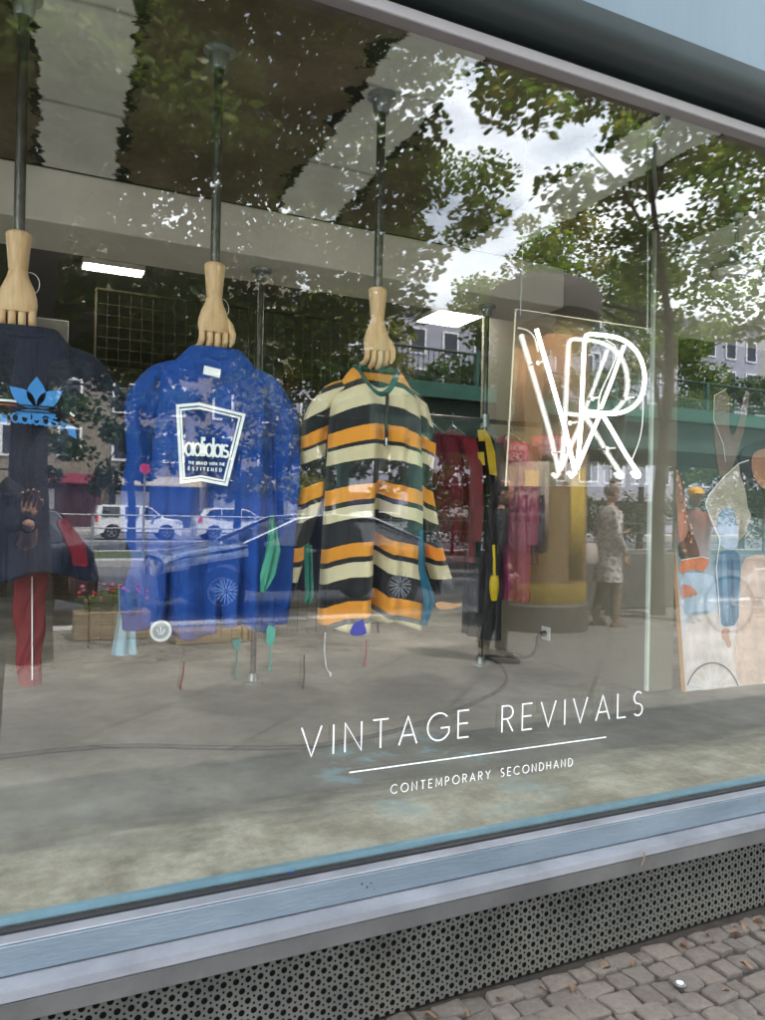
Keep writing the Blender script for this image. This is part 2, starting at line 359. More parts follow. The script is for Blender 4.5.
sill.rings([[Vector((x,a,b)) for a, b in prof] for x in (X0,X1)]).build('sill', m_frame2, wf, smooth=20)
MB().box((XC,-.092,.281),(XL,.02,.046),bev=.002).build('apron', m_apron, wf)
MB().box((XC,-.018,2.708),(XL,.05,.034),bev=.003).build('head_rail', mat('light grey head rail', (.28,.27,.285), .5, .1, 9, .08), wf)
MB().box((XC,.012,2.738),(XL,.05,.03)).build('head_gasket', m_black, wf)
rb = MB(); pr = [(.03,2.748),(-.05,2.750),(-.085,2.765),(-.105,2.795),(-.11,2.83),(-.11,2.868),(.03,2.87)]
rb.rings([[Vector((x,a,b)) for a, b in pr] for x in (X0,X1)]).build('shutter_box', m_dark, wf, smooth=60)
MB().box((XC,-.02,3.32),(XL,.09,.88),bev=.004).build('fascia', m_fascia, wf)
for x in (X0-.03, X1+.03): MB().box((x,-.03,1.56),(.08,.16,2.36),bev=.005).build('jamb', m_frame, wf)
for x in (.55, 3.35): MB().box((x,-.0665,3.32),(.006,.004,.87)).build('fascia_joint', m_black, wf)
m_mk = mat('blue paint mark', (.03,.08,.35), .6); m_spk = mat('dark specks', (.02,.02,.022), .8)
for px_, py_, w_, h_, mm in ((290,872,.022,.004,m_mk),(362,884,.006,.005,m_spk),(367,887,.004,.007,m_spk),(371,883,.005,.004,m_spk),(374,889,.003,.003,m_spk),(243,903,.010,.0012,m_frame2),(760,800,.004,.003,m_spk),(640,822,.003,.003,m_spk),(120,962,.004,.002,m_spk),(512,846,.003,.003,m_spk)):
    p_ = at(px_, py_, -.0552); MB().ell((p_.x,-.0552,p_.z),(w_/2,.0007,h_/2),9,5).build('paint_mark', mm, wf)
# perforated plate: holes in a hexagonal pattern
t = T('perforated plate'); ob = t.obj(); sx = t.n('ShaderNodeSeparateXYZ', {0: ob}); P = .031
def hexholes(t, x, y, pitch, rad, ox=0, oy=0):
    out = None
    for (qx, qy) in ((0,0), (.5,.5)):
        u = t.math('SUBTRACT', t.math('FRACT', t.math('ADD', t.math('DIVIDE', x, pitch), qx+ox+100)), .5)
        v = t.math('SUBTRACT', t.math('FRACT', t.math('ADD', t.math('DIVIDE', y, pitch*1.732), qy+oy+100)), .5)
        v = t.math('MULTIPLY', v, 1.732)
        dd = t.math('SQRT', t.math('ADD', t.math('MULTIPLY', u, u), t.math('MULTIPLY', v, v)))
        h = t.math('LESS_THAN', dd, rad)
        out = h if out is None else t.math('MAXIMUM', out, h)
    return out
H = hexholes(t, sx.outputs[0], sx.outputs[2], P, .255)
H = t.math('MAXIMUM', H, hexholes(t, sx.outputs[0], sx.outputs[2], P, .105, 0, 1/3))
H = t.math('MAXIMUM', H, hexholes(t, sx.outputs[0], sx.outputs[2], P, .105, 0, 2/3))
dirt = t.math('ADD', t.math('MULTIPLY', sx.outputs[2], -3.2), t.math('MULTIPLY_ADD', t.noise(ob, 9, 7), 1.5, -.25), clamp=True)
pc = t.ramp(t.noise(ob, 6, 6), [(.3,(.082,.085,.08)), (.7,(.155,.155,.143))]); pc = t.mix(dirt, pc, (.15,.135,.11))
t.set('Base Color', t.mix(H, pc, g1(.008))); t.set('Roughness', t.math('MULTIPLY_ADD', H, .4, .5)); t.set('Metallic', .15)
t.set('Specular IOR Level', t.math('MULTIPLY_ADD', H, -.5, .5)); t.bump(H, .9, -.004)
MB().box((XC,-.030,.128),(XL,.006,.262)).build('perforated_plate', t.m, wf)

# ---------------- ground
t = T('paving slabs'); ob = t.obj()
rot = t.n('ShaderNodeMapping', {'Vector': ob, 'Rotation': (0,0,R(45))}).outputs[0]
br = t.n('ShaderNodeTexBrick', {'Vector': rot, 'Scale': 1.0, 'Color1': (.135,.128,.12,1), 'Color2': (.105,.10,.095,1), 'Mortar': (.03,.028,.025,1), 'Mortar Size': .012, 'Brick Width': .9, 'Row Height': .9, 'Mortar Smooth': .2})
t.set('Base Color', t.mix(t.math('MULTIPLY', t.noise(ob, 5, 8), .45), br.outputs[0], (.26,.24,.21))); t.set('Roughness', .85); t.bump(t.noise(ob, 40, 4), .2)
struct(MB().box((4,-3.3,-.06),(60,3.4,.12)), 'pavement', t.m)
t = T('mosaic cobbles'); ob = t.obj(); vo = t.n('ShaderNodeTexVoronoi', {'Vector': ob, 'Scale': 13.0}, feature='DISTANCE_TO_EDGE').outputs[0]
vc = t.n('ShaderNodeTexVoronoi', {'Vector': ob, 'Scale': 13.0}).outputs['Color']
cc = t.mix(.35, t.ramp(t.noise(ob, 3, 6), [(.3,(.13,.12,.11)), (.7,(.24,.22,.20))]), t.n('ShaderNodeRGBToBW', {0: vc}).outputs[0], 'SOFT_LIGHT')
t.set('Base Color', t.mix(t.ramp(vo, [(.03,(1,1,1)), (.10,(0,0,0))]), cc, (.02,.018,.014))); t.set('Roughness', .85); t.bump(t.math('MINIMUM', vo, .2), .8, .02)
struct(MB().box((4,-6.1,-.062),(60,2.2,.12)), 'cobbled_strip', t.m)
# near cobbles, real stones laid in rows beside the plinth
bed = mat('sand and dirt joints', (.028,.021,.015), .95, 0, 20, .4, .4, 90)
struct(MB().box((4,-.78,-.073),(60,1.64,.12)), 'cobble_bed', bed)
rs = random.Random(3); cb = MB(); y = -.036
while y > -1.62:
    rh = rs.uniform(.062,.085); x = -1.2+rs.uniform(0,.1)
    while x < 4.6:
        wd = rs.uniform(.055,.11); yo = .03*sin(x*1.3+1)+.012*sin(x*4+y*9)-.03; zt = rs.uniform(-.006,.006)
        g = .0022; cx0, cx1, cy0, cy1 = x+g, x+wd-g, y+yo-rh+g, y+yo-g
        cor = [(cx0,cy0),(cx1,cy0),(cx1,cy1),(cx0,cy1)]; cor = [(a+rs.uniform(-.009,.009), b_+rs.uniform(-.009,.009)) for a, b_ in cor]
        ring = []
        for i in range(4):
            a, b_ = Vector(cor[i]), Vector(cor[(i+1) % 4])
            for f in (.09,.5,.91): ring.append(a.lerp(b_, f)+Vector((rs.uniform(-.003,.003), rs.uniform(-.003,.003))))
        cen = sum(ring, Vector((0,0)))/12; tl = Vector((rs.uniform(-.05,.05), rs.uniform(-.05,.05)))
        rgs = []
        for k, dz in ((1.0,-.04),(1.0,-.007),(.975,-.002),(.92,.0),(.6,.0),(.3,.001)):
            rgs.append([Vector((*(cen+(p-cen)*k), zt+dz+(p-cen).dot(tl)+(rs.uniform(-.0012,.0012) if dz > -.01 else 0))) for p in ring])
        cb.rings(rgs); x += wd
    y -= rh
t = T('worn granite cobble'); ob = t.obj(); isl = t.n('ShaderNodeNewGeometry').outputs['Random Per Island']
c = t.ramp(isl, [(0,(.080,.058,.044)), (.35,(.115,.087,.068)), (.7,(.15,.115,.092)), (1,(.095,.078,.066))])
c = t.mix(t.ramp(t.noise(ob, 38, 9, .8), [(.35,(0,0,0)), (.65,(.55,.55,.55))]), c, (.26,.22,.18)); c = t.mix(t.ramp(t.noise(ob, 5, 6), [(.45,(0,0,0)), (.7,(.6,.6,.6))]), c, (.10,.09,.08))
t.set('Base Color', c); t.set('Roughness', .75); t.bump(t.noise(ob, 55, 8, .8), 1.0, .016)
struct(cb, 'cobblestones', t.m, smooth=50, recalc=True)
m_kerb = mat('granite kerb', (.40,.39,.38), .8, 0, 30, .2, .2)
struct(MB().box((4,-7.37,-.058),(60,.30,.13)), 'kerb', m_kerb)
m_asph = mat('asphalt', (.13,.125,.135), .85, 0, 1.2, .14, .2, 160)
struct(MB().box((20,-29,-.2),(400,43,.16)), 'road', m_asph)
struct(MB().box((20,-120,-.245),(400,240,.06)), 'ground', mat('town ground', (.12,.115,.10), .9))
t = T('median grass'); ob = t.obj(); t.set('Base Color', t.ramp(t.noise(ob, 3, 8), [(.3,(.03,.06,.015)), (.55,(.07,.09,.03)), (.75,(.16,.14,.08))])); t.set('Roughness', .9)
struct(MB().box((20,-21.2,-.05),(120,3.6,.16)), 'median_strip', t.m)
struct(MB().box((20,-18.9,-.055),(120,.9,.19)).box((20,-23.3,-.055),(120,.5,.19)), 'median_kerb', m_kerb)
struct(MB().box((20,-48,-.04),(160,9,.2)), 'far_pavement', mat('far paving', (.34,.32,.30), .85, 0, 3, .1))
# ================================================================ shop interior
m_pipe = mat('dull steel pipe', (.10,.095,.085), .45, .6, 12, .35, .08, 60)
m_pipeL = mat('bright steel pipe', (.36,.40,.38), .35, .7, 12, .2)
def flange(mb, c, r, up=1):
    mb.lathe([(r*2.3,0),(r*2.3,-up*.006),(r*1.5,-up*.010),(r*1.45,-up*.035),(r*1.2,-up*.04)], c, 20)
def pipe_hand(x, ytop, label, lab2, turn):
    p = thing('ceiling_pipe', label, 'pipe', (x,.73,2.93), 0, 'hanging pipes that carry the hands')
    MB().cyl((0,0,-.01),(.0,0,-(2.93-ytop)),.0165,n=18).build('pipe', m_pipe, p)
    f = MB(); f.lathe([(.001,0),(.055,0),(.055,-.008),(.036,-.016),(.031,-.055),(.026,-.07),(.001,-.07)], n=24); f.build('flange', m_steel, p)
    h = thing('mannequin_hand', lab2, 'mannequin hand', (x,.73,ytop), R(turn), 'wooden display hands')
    rg = []
    for z, a, b in ((.008,.036,.032),(.0,.045,.040),(-.004,.046,.041),(-.07,.039,.036),(-.133,.034,.031),(-.138,.031,.029),(-.143,.034,.031),(-.165,.040,.030),(-.20,.056,.030),(-.235,.067,.029),(-.262,.070,.027),(-.285,.068,.025),(-.292,.064,.021)):
        rg.append([Vector((a*cos(2*pi*j/28), b*sin(2*pi*j/28), z)) for j in range(28)])
    pm = MB().rings(rg).build('palm', m_wood, h, smooth=50)
    h.scale = (.82,.82,.82) if x < .1 else (.79,.79,.79)
    for i in range(4):
        fx = -.051+.034*i; L = (.052,.064,.066,.050)[i]
        f = MB(); w_ = .0142
        path = [Vector((fx,-.004,-.288)), Vector((fx*1.02,-.006,-.292-L*.6)), Vector((fx*1.03,.012,-.292-L)), Vector((fx*1.0,.045,-.292-L*1.2)), Vector((fx,.068,-.292-L*1.02))]
        f.tube(path, [w_,w_,w_*.97,w_*.9,w_*.55], 14, flat=1.0); fo = f.build('finger', m_wood, h, smooth=50)
        MB().cyl((fx,-.0145,-.303),(fx,-.0132,-.303),.0028,n=8).build('joint_pin', m_black, fo)
    th = MB().tube([(.050,.0,-.225),(.072,-.004,-.255),(.084,-.008,-.29),(.082,-.008,-.325),(.076,0,-.345)], [.014,.016,.0145,.0125,.006], 14)
    if turn >= 0: th.build('thumb', m_wood, h, smooth=50)
    else: MB().tube([(.045,.02,-.225),(.052,.035,-.26),(.05,.04,-.30),(.045,.045,-.33)], [.014,.015,.013,.007], 14).build('thumb', m_wood, h, smooth=50)
    lp = [(.04+.034*cos(a), .02, -.175-.042*sin(a)) for a in [2*pi*i/20 for i in range(20)]]
    MB().tube(lp, .0014, 5, loop=True).build('hanging_loop', mat('nylon loop', (.7,.7,.68), .3), h)
    return h
pipe_hand(-.012,2.19, 'leftmost dark pipe hanging from the ceiling beside a white paint strip', 'wooden mannequin hand above the navy sweatshirt', -4)
pipe_hand(.595,2.19, 'dark pipe between the two white ceiling strips, above the blue sweatshirt', 'wooden mannequin hand holding up the plain blue sweatshirt', 6)
pipe_hand(1.212,2.195, 'dark pipe in front of a white ceiling strip, above the striped sweater', 'wooden mannequin hand holding up the striped sweater', 2)

# ---- hanging sweaters
def stripes(name, bands, base, nb=.35):
    t = T(name); uv = t.n('ShaderNodeUVMap', uv_map='UVMap').outputs[0]; v = t.n('ShaderNodeSeparateXYZ', {0: uv}).outputs[1]
    ob = t.obj(); v = t.math('ADD', v, t.math('MULTIPLY_ADD', t.noise(ob, 90, 2), .004, -.002))
    c = t.ramp(v, bands, 'CONSTANT'); fz = t.noise(ob, 260, 3, .8); fz2 = t.noise(ob, 12, 5)
    c = t.mix(t.math('MULTIPLY', fz, .5), c, t.mix(.5, c, (.5,.5,.5), 'MULTIPLY')); c = t.mix(t.math('MULTIPLY', fz2, .3), c, (.3,.3,.3), 'SOFT_LIGHT')
    t.set('Base Color', c); t.set('Roughness', .95); t.set('Sheen Weight', .15); t.bump(t.math('ADD', fz, t.math('MULTIPLY', t.noise(t.n('ShaderNodeMapping', {'Vector': ob, 'Scale': (1,1,.4)}).outputs[0], 10, 3), 5.0)), .55, .006)
    return t.m
OR, CR, BK, GY = (.74,.30,.03), (.66,.57,.36), (.012,.012,.014), (.13,.13,.13)
_s = lambda a: min(1, a)
SB = [(0,OR),(.04,BK),(.066,CR),(.147,BK),(.219,OR),(.279,BK),(.294,CR),(.350,BK),(.441,OR),(.494,BK),(.512,CR),(.562,BK),(.652,OR),(.702,BK),(.722,CR),(.777,BK),(.863,OR),(.925,GY),(.945,CR)]
def sweater(name, label, cat, X, Yc, ztop, L, hw, m_body, sl=None, sag=.0, seed=1, split=True, flare=.03, sleeve_len=.85, sleeve_r=.055, neck=.085, fold=1.0, collar_m=None, group=None, cuff=None, tilt=0, spread=.02, dip=0, pleats=(), sback=.0, phase=.016):
    rs = random.Random(seed); root = thing(name, label, cat, (X,Yc,ztop), tilt, group)
    ph = [rs.uniform(0,6.28) for _ in range(6)]
    def bandv(x, zz, rc=0): return .035*rc -zz-(.9+1.3*max(0, min(1, (zz+.36)/.32)))*min(x*x, .10)
    def foldy(x, d, side):
        g = min(1, d/.35)*fold
        f = .020*sin(x*31+ph[0]+side)+.013*sin(x*54+ph[1]+d*1.5)+.006*sin(x*97+ph[2]+d*4)
        if split: f += .085*math.exp(-((x-.002-.008*sin(d*4))/.030)**4)*max(0, min(1, (d-.32)/.30))*(1 if side < 0 else 0)
        for (px_, pw_, pd_, ps_) in pleats: f += pd_*math.exp(-((x-px_-.01*sin(d*4))/pw_)**4)*max(0, min(1, (d-ps_)/.3))*(1 if side < 0 else -.1)
        return f*g+.004*sin(d*38+x*15+ph[3])*min(1, d*3)
    N = 120; M = 62; mb = MB(); mb.uv = []; rg = []
    for i in range(M+1):
        d = L*(i/M)**1.1
        if d < .16: k = d/.16; ww = neck+(hw-neck)*sin(k*pi/2)**.8; 
        else: ww = hw+flare*((d-.16)/(L-.16))
        dep = .035+.045*min(1, d/.2); ring = []
        for j in range(N):
            a = 2*pi*j/N; cx = cos(a); sy = sin(a); x = ww*math.copysign(abs(cx)**.75, cx); yy = dep*math.copysign(abs(sy)**.8, sy)
            dr = .40*max(0, abs(x)-neck)*math.exp(-((d)/.2)) if d < .8 else 0
            z = -d-dr*.9+(.018*sin(x*22+ph[4])*(d/L)**3)
            if sy < 0 and dip: z -= dip*max(0, 1-(x/(neck*1.15))**2)*math.exp(-(d/.10)**2)
            yy += foldy(x, d, -1 if sy < 0 else 1)*min(1, abs(sy)*2)
            ring.append(Vector((x, yy, z))); mb.uv.append((.5+x, bandv(x, z, (math.exp(-((x-.002-.008*sin(d*4))/.030)**4)*max(0, min(1, (d-.32)/.30)) if split and sy < 0 else 0))))
        rg.append(ring)
    mb.rings(rg, caps=False)
    body = mb.build('body', m_body, root, smooth=80, recalc=True)
    sol = body.modifiers.new('thickness', 'SOLIDIFY'); sol.thickness = .004
    for sgn in (-1, 1):
        mb = MB(); mb.uv = []; rg = []; M2 = 46
        P0 = [Vector((hw*.55,.0,-.105)), Vector((hw*.95,.006,-.135)), Vector((hw*1.25,.012,-.25)), Vector((hw*1.30,.015,-.50)), Vector((hw*1.36+spread,.02,-sleeve_len))]
        def cr(u):
            u = u*(len(P0)-1); i = min(int(u), len(P0)-2); f = u-i; p = [P0[max(i-1,0)], P0[i], P0[i+1], P0[min(i+2, len(P0)-1)]]
            return .5*((2*p[1])+(-p[0]+p[2])*f+(2*p[0]-5*p[1]+4*p[2]-p[3])*f*f+(-p[0]+3*p[1]-3*p[2]+p[3])*f**3)
        prev = None
        for i in range(M2+1):
            u = i/M2; c = cr(u); dn = (cr(min(1, u+.02))-cr(max(0, u-.02))).normalized(); a1 = dn.cross(AY).normalized(); r = sleeve_r*(1.12-.17*u)
            ring = []
            for j in range(36):
                a = 2*pi*j/36; q = c+a1*(r*cos(a))+AY*(r*.75*sin(a))
                q += AY*sback*min(1,u*2); q += AY*(.007*sin(u*26+ph[1]+3*cos(a))+.006*sin(a*5+u*9+ph[2]))*min(1,u*3)
                ring.append(Vector((q.x*sgn, q.y, q.z))); mb.uv.append((.5+q.x, -q.z-(.9+1.3*max(0, min(1, (q.z+.36)/.32)))*min(q.x*q.x, .08)+phase*min(1,u*3)))
            rg.append(ring)
        mb.rings(rg, caps=False); so_ = mb.build('sleeve', sl or m_body, root, smooth=80)
        q = so_.modifiers.new('thickness', 'SOLIDIFY'); q.thickness = .004
        if cuff:
            e = cr(1.0); cf = MB(); cf.rings([[Vector(((e.x+sleeve_r*k*cos(2*pi*j/30))*sgn, e.y+sleeve_r*.75*k*sin(2*pi*j/30), e.z-zz)) for j in range(30)] for zz, k in ((-.01,.98),(.0,.9),(.05,.82),(.055,.75))]); cf.build('cuff', cuff, so_, smooth=60)
    col = [(neck*1.0*cos(a), .036*sin(a), -.012-(.022+dip*.9)*max(0,-sin(a))**2+.008*max(0, sin(a))) for a in [2*pi*i/40 for i in range(40)]]
    MB().tube(col, .0125, 10, loop=True, flat=1).build('collar', collar_m or m_body, root, smooth=60)
    return root, foldy
m_str = stripes('striped fleece', SB, BK)
m_green = mat('dark green rib', (.015,.075,.06), .9, 0, 200, .2, .3)
sw, fy = sweater('sweater', 'black, orange and cream striped sweater hanging from a wooden hand', 'sweater', 1.212,.73,1.905,.975,.182, m_str, seed=4, flare=.030, dip=.085, sback=.03, phase=.04, collar_m=m_green, sleeve_len=.86, sleeve_r=.046, spread=.095)
z = MB(); pts = [(.0,-.082+.0*i,-.045-.027*i) for i in range(11)]; pts = [(.004+.003*sin(i), -.088, -.105-.020*i) for i in range(11)]
z.stroke([(p[0], p[2]) for p in pts], (0,-.092,0), AX, AZ, .010, (0,.01,0)); zo = z.build('zip', m_black, sw)
MB().box((.003,-.095,-.29),(.008,.004,.03),bev=.002).build('puller', m_steel, zo)
m_blue = mat('royal blue jersey', (.003,.048,.25), .9, 0, 5, .10, .3, 240, wrinkle=.55)
bs, _ = sweater('sweatshirt', 'bright blue sweatshirt with a white outlined chest print', 'sweatshirt', .605,.73,1.905,.965,.20, m_blue, seed=9, split=False, fold=1.0, pleats=((-.135,.018,.07,.55),(.03,.015,.05,.62),(.10,.02,.05,.6)), sleeve_len=.90, sleeve_r=.052, spread=-.03, collar_m=m_blue, cuff=mat('royal blue rib', (.008,.05,.27), .9, 0, 300, .2, .4))
m_navy = mat('navy jersey', (.005,.008,.024), .9, 0, 5, .15, .3, 240, wrinkle=.55)
ns, _ = sweater('sweatshirt', 'dark navy sweatshirt with a blue leaf emblem at the left edge', 'sweatshirt', .015,.73,1.905,.77,.195, m_navy, seed=12, split=False, fold=.8, sleeve_len=.80, sleeve_r=.058, collar_m=m_navy)
# prints
m_ink = mat('white print ink', (.80,.82,.80), .7, 0, 60, .05); m_bink = mat('blue print ink', (.03,.20,.50), .7, 0, 60, .1)
def lp(px, py, root, y=.615): p = at(px, py, y); return (p.x-root.location.x, p.z-root.location.z)
pr = MB(); O = (0,.615-.73,0)
fr1 = [lp(*q, bs) for q in [(177.6,405.8),(199,404),(244,415),(226.5,484.5),(201,479.5),(181.5,482)]]
cx = sum(a for a, b in fr1)/6; cz = sum(b for a, b in fr1)/6
fr2 = [(cx+(a-cx)*.885, cz+(b-cz)*.905) for a, b in fr1]
lg = MB().stroke(fr1, O, AX, AZ, .0095, (0,.003,0), True).stroke(fr2, O, AX, AZ, .006, (0,.003,0), True).build('chest_print', m_ink, bs, smooth=None)
x0, z0 = lp(185.0,455.0, bs); x1, z1 = lp(228.5,457.5, bs)
letters(MB(), 'adidas', (x0, O[1], z0), Vector((x1-x0, 0, z1-z0)).normalized(), AZ, .062, .0074, (0,.003,0), width=x1-x0, xs=.69).build('lettering', m_ink, lg, smooth=None)
x0, z0 = lp(188.5,464, bs); letters(MB(), 'THE BRAND WITH THE', (x0, O[1], z0), AX, AZ, .009, .0022, (0,.002,0), width=.118).build('small_lettering', m_ink, lg, smooth=None)
x0, z0 = lp(188.5,470, bs); letters(MB(), 'ESTITENED', (x0, O[1], z0), AX, AZ, .010, .0024, (0,.002,0), width=.108).build('small_lettering', m_ink, lg, smooth=None)
MB().box((lp(213,371,bs)[0],-.10,lp(213,371,bs)[1]),(.055,.004,.028),Matrix.Rotation(R(8),3,'Y')).build('care_tag', m_ink, bs)
e = lp(161,631,bs)
mb = MB(); ringp = [(e[0]+.030*cos(2*pi*i/28), e[1]+.030*sin(2*pi*i/28)) for i in range(28)]
mb.stroke(ringp, O, AX, AZ, .008, (0,.006,0), True)
for dx_ in (-.008,0,.008): mb.stroke([(e[0]+dx_*1.5, e[1]+.012-abs(dx_)), (e[0]+dx_*.5, e[1]-.012)], O, AX, AZ, .004, (0,.005,0))
bd = mb.build('sleeve_badge', mat('silver badge', (.6,.62,.62), .4, .3), bs)
MB().prism([(e[0]+.027*cos(2*pi*i/28), e[1]+.027*sin(2*pi*i/28)) for i in range(28)], (O[0],O[1]+.006,0), AX, AZ, (0,.003,0)).build('badge_face', mat('grey badge face', (.25,.28,.30), .4), bd)
# leaf emblem on the navy sweatshirt
def leaf(mb, cx, cz, ang, L, W, o):
    pts = []
    for i in range(13): u = i/12; pts.append((W*sin(pi*u**.85)*.5, L*u))
    for i in range(11, 0, -1): u = i/12; pts.append((-W*sin(pi*u**.85)*.5, L*u))
    c, s_ = cos(ang), sin(ang); mb.prism([(cx+a*c+b*s_, cz-a*s_+b*c) for a, b in pts], o, AX, AZ, (0,.003,0))
em = MB(); ex, ez = lp(36,407.5,ns); O2 = (0,-.118,0)
for a, L_, W_ in ((-52,.092,.046),(0,.092,.052),(52,.092,.046)): leaf(em, ex, ez, R(a), L_, W_, O2)
leaf(em, ex, ez-.004, R(180), .035, .11, O2)
emo = em.build('chest_emblem', m_bink, ns, smooth=None)
mb = MB()
for k in range(3): mb.box((ex,-.1205,ez+.004-.009*k),(.12,.002,.0035))
mb.build('emblem_bar', m_navy, emo)
x0, z0 = lp(11,422,ns); x1, z1 = lp(57.5,427,ns)
letters(MB(), 'adidas', (x0,-.118,z0), Vector((x1-x0,0,z1-z0)).normalized(), AZ, .042, .0056, (0,.003,0), width=x1-x0, xs=.95).build('lettering', m_bink, ns, smooth=None)
for sx_, pts in ((1, [(54,405),(61,406.5),(68,410),(75,415)]), (-1, [(-6,399),(4,399.5),(11,400),(17,401)])):
    q = [lp(*p, ns) for p in pts]; s1 = MB().stroke(q, (0,-.085 if sx_ > 0 else -.10,0), AX, AZ, .0065, (0,.004,0)).build('sleeve_stripe', m_ink, ns, smooth=None)
    q2 = [(a, b-.012) for a, b in q]; MB().stroke(q2, (0,-.085 if sx_ > 0 else -.10,0), AX, AZ, .004, (0,.004,0)).build('red_piping', mat('red piping', (.35,.03,.03), .8), s1, smooth=None)
for pts in ([(61,420),(76,427),(77,438),(62,430)], [(-8,412),(7,414),(7,424),(-8,421)]):
    q = [lp(*p, ns) for p in pts]; MB().prism(q, (0,-.09,0), AX, AZ, (0,.004,0)).build('blue_panel', m_bink, ns, smooth=None)

# ---- other hanging clothes between the sweaters
def cloth_strip(name, label, cat, pts, y, m, hw, seed=1, th=.012, group=None):   # a narrow pleated length of cloth
    rs = random.Random(seed); P = [at(px, py, y) for px, py in pts]; mb = MB(); rg = []
    root = P[0]
    for i in range(len(P)*8-7):
        k, f = divmod(i, 8); p = P[k] if k == len(P)-1 else P[k].lerp(P[k+1], f/8)
        h_ = hw[k] if k == len(P)-1 else hw[k]+(hw[k+1]-hw[k])*f/8
        q = p-root; ring = []
        for j in range(24):
            a = 2*pi*j/24; ring.append(Vector((q.x+h_*cos(a), th*sin(a)+.008*sin(cos(a)*6+seed+i*.1), q.z)))
        rg.append(ring)
    o = mb.rings(rg).build(name, m, smooth=70, loc=root); return tag(o, label, cat, group)
m_lb = mat('pale blue satin', (.30,.46,.54), .6, 0, 5, .12, .15, 90, stretch=(8,8,1)); m_red = mat('red tracksuit cloth', (.15,.006,.010), .8, 0, 6, .15, .2)
cloth_strip('scarf', 'long pale blue scarf hanging between the navy and blue sweatshirts', 'scarf', [(128,498),(126,560),(126,610),(124,655)], .95, m_lb, [.015,.028,.026,.045], 3)
cloth_strip('scarf_end', 'mint green scarf end in front of the blue sweatshirt hem', 'scarf', [(272,515),(273,550),(268,575),(263,592)], .60, mat('mint cloth', (.045,.24,.16), .7, 0, 8, .1), [.004,.024,.026,.006], 5)
cloth_strip('scarf_end', 'teal scarf end at the right hem of the striped sweater', 'scarf', [(421,530),(422,570),(430,600),(424,625)], .62, mat('teal cloth', (.008,.10,.16), .7, 0, 8, .1), [.006,.009,.022,.010], 6)
cloth_strip('scarf_end', 'dark green scarf end at the left hem of the striped sweater', 'scarf', [(308,545),(309,570),(310,595),(308,603)], .62, mat('bottle green cloth', (.01,.11,.07), .7, 0, 8, .1), [.012,.014,.018,.016], 7)
tr = thing('track_pants', 'red track pants with white side piping at the lower left', 'trousers', (.035,.80,1.13))
for i, (dx0, dx1) in enumerate(((-.01,.005),(.025,.018))):
    rg = []
    for k in range(21):
        u = k/20; r = .036-.010*u; cx_ = dx0+(dx1-dx0)*u-.0; rg.append([Vector((cx_+r*cos(2*pi*j/20)+.004*sin(u*14+i), r*.55*sin(2*pi*j/20)+.006*sin(u*17+j*.9), -.35*u)) for j in range(20)])
    lg_ = MB().rings(rg).build('leg', m_red, tr, smooth=70)
    if i == 0: MB().tube([(.012+.008*u, -.026+.010*u, -.35*u) for u in [k/14 for k in range(15)]], .0022, 5).build('piping', m_ink, lg_)
MB().box((.008,0,.01),(.10,.05,.05),bev=.015).build('waistband', m_red, tr)
# ---- two standing clothes poles joined by a rail, garments on it
for x, lab in ((1.185,'steel floor pole behind the blue sweatshirt, clamped under the beam'), (2.655,'steel floor pole right of the striped sweater, clamped under the beam')):
    p = thing('rack_pole', lab, 'pole', (x,2.2,.41), 0, 'floor poles of the clothes rack')
    MB().cyl((0,0,.03),(0,0,2.235),.0165,n=16).build('pole', m_pipe, p)
    f = MB(); f.lathe([(.001,.0),(.055,0),(.055,.008),(.030,.014),(.027,.055),(.0166,.058)], n=22); f.build('foot_flange', m_pipeL, p)
    f = MB(); f.lathe([(.0166,2.20),(.030,2.205),(.030,2.245),(.055,2.252),(.055,2.268),(.001,2.268)], n=22); f.build('top_flange', m_steel, p)
    f = MB(); f.lathe([(.017,1.50),(.028,1.50),(.028,1.58),(.017,1.58)], n=16).build('clamp', m_pipeL, p)
tag(MB().cyl((-2.9,2.2,1.95),(1.165,2.2,1.95),.0155).build('clothes_rail', m_pipe), 'dark clothes rail running left from the pole behind the blue sweatshirt', 'rail')
tag(MB().cyl((1.22,2.2,1.95),(3.09,2.2,1.95),.0155).build('clothes_rail', m_pipe), 'dark clothes rail behind the striped sweater, burgundy jacket hanging from it', 'rail')
def garment(x, yc, z, label, m, L=1.0, wd=.24, th=.05, seed=1, lean=0, cat='jacket', kids=(), slv=None):
    rs = random.Random(seed); ph = rs.uniform(0,6); g = thing('hanging_jacket' if cat == 'jacket' else 'hanging_dress', label, cat, (x,yc,z), R(lean), 'clothes on the rail behind the striped sweater')
    mb = MB(); rg = []; N = 56
    for i in range(30):
        u = i/29; d = L*u; w_ = wd*min(1, .25+.75*(min(1, u/.16))**.5)*(1+.10*u); t_ = th*(.5+.5*min(1, u/.12)); ring = []
        for j in range(N):
            a = 2*pi*j/N; yy = w_*cos(a); xx = t_*math.copysign(abs(sin(a))**.7, sin(a))+.012*sin(yy*45+ph+d)*min(1, u*4)+.006*sin(yy*90+ph*2)
            ring.append(Vector((xx, yy, -.045-d-.22*max(0, abs(yy)-.05)*math.exp(-d/.12))))
        rg.append(ring)
    mb.rings(rg).build('body', m, g, smooth=75)
    for s_ in (-1, 1):
        pts = [(0,s_*wd*.75,-.12), (.015,s_*wd*.98,-.28), (.02,s_*(wd*1.06),-.5), (.02,s_*wd*1.03,-.72)]
        MB().tube(pts, [.05,.05,.045,.04], 16).build('sleeve', slv or m, g, smooth=70)
    MB().tube([(0,-.14,-.08),(0,0,-.015),(0,.14,-.08)], .006, 8).tube([(0,0,-.015),(0,0,.02),(0,.018,.045),(0,0,.062),(0,-.018,.046)], .002, 6).build('hanger', m_steel, g)
    return g
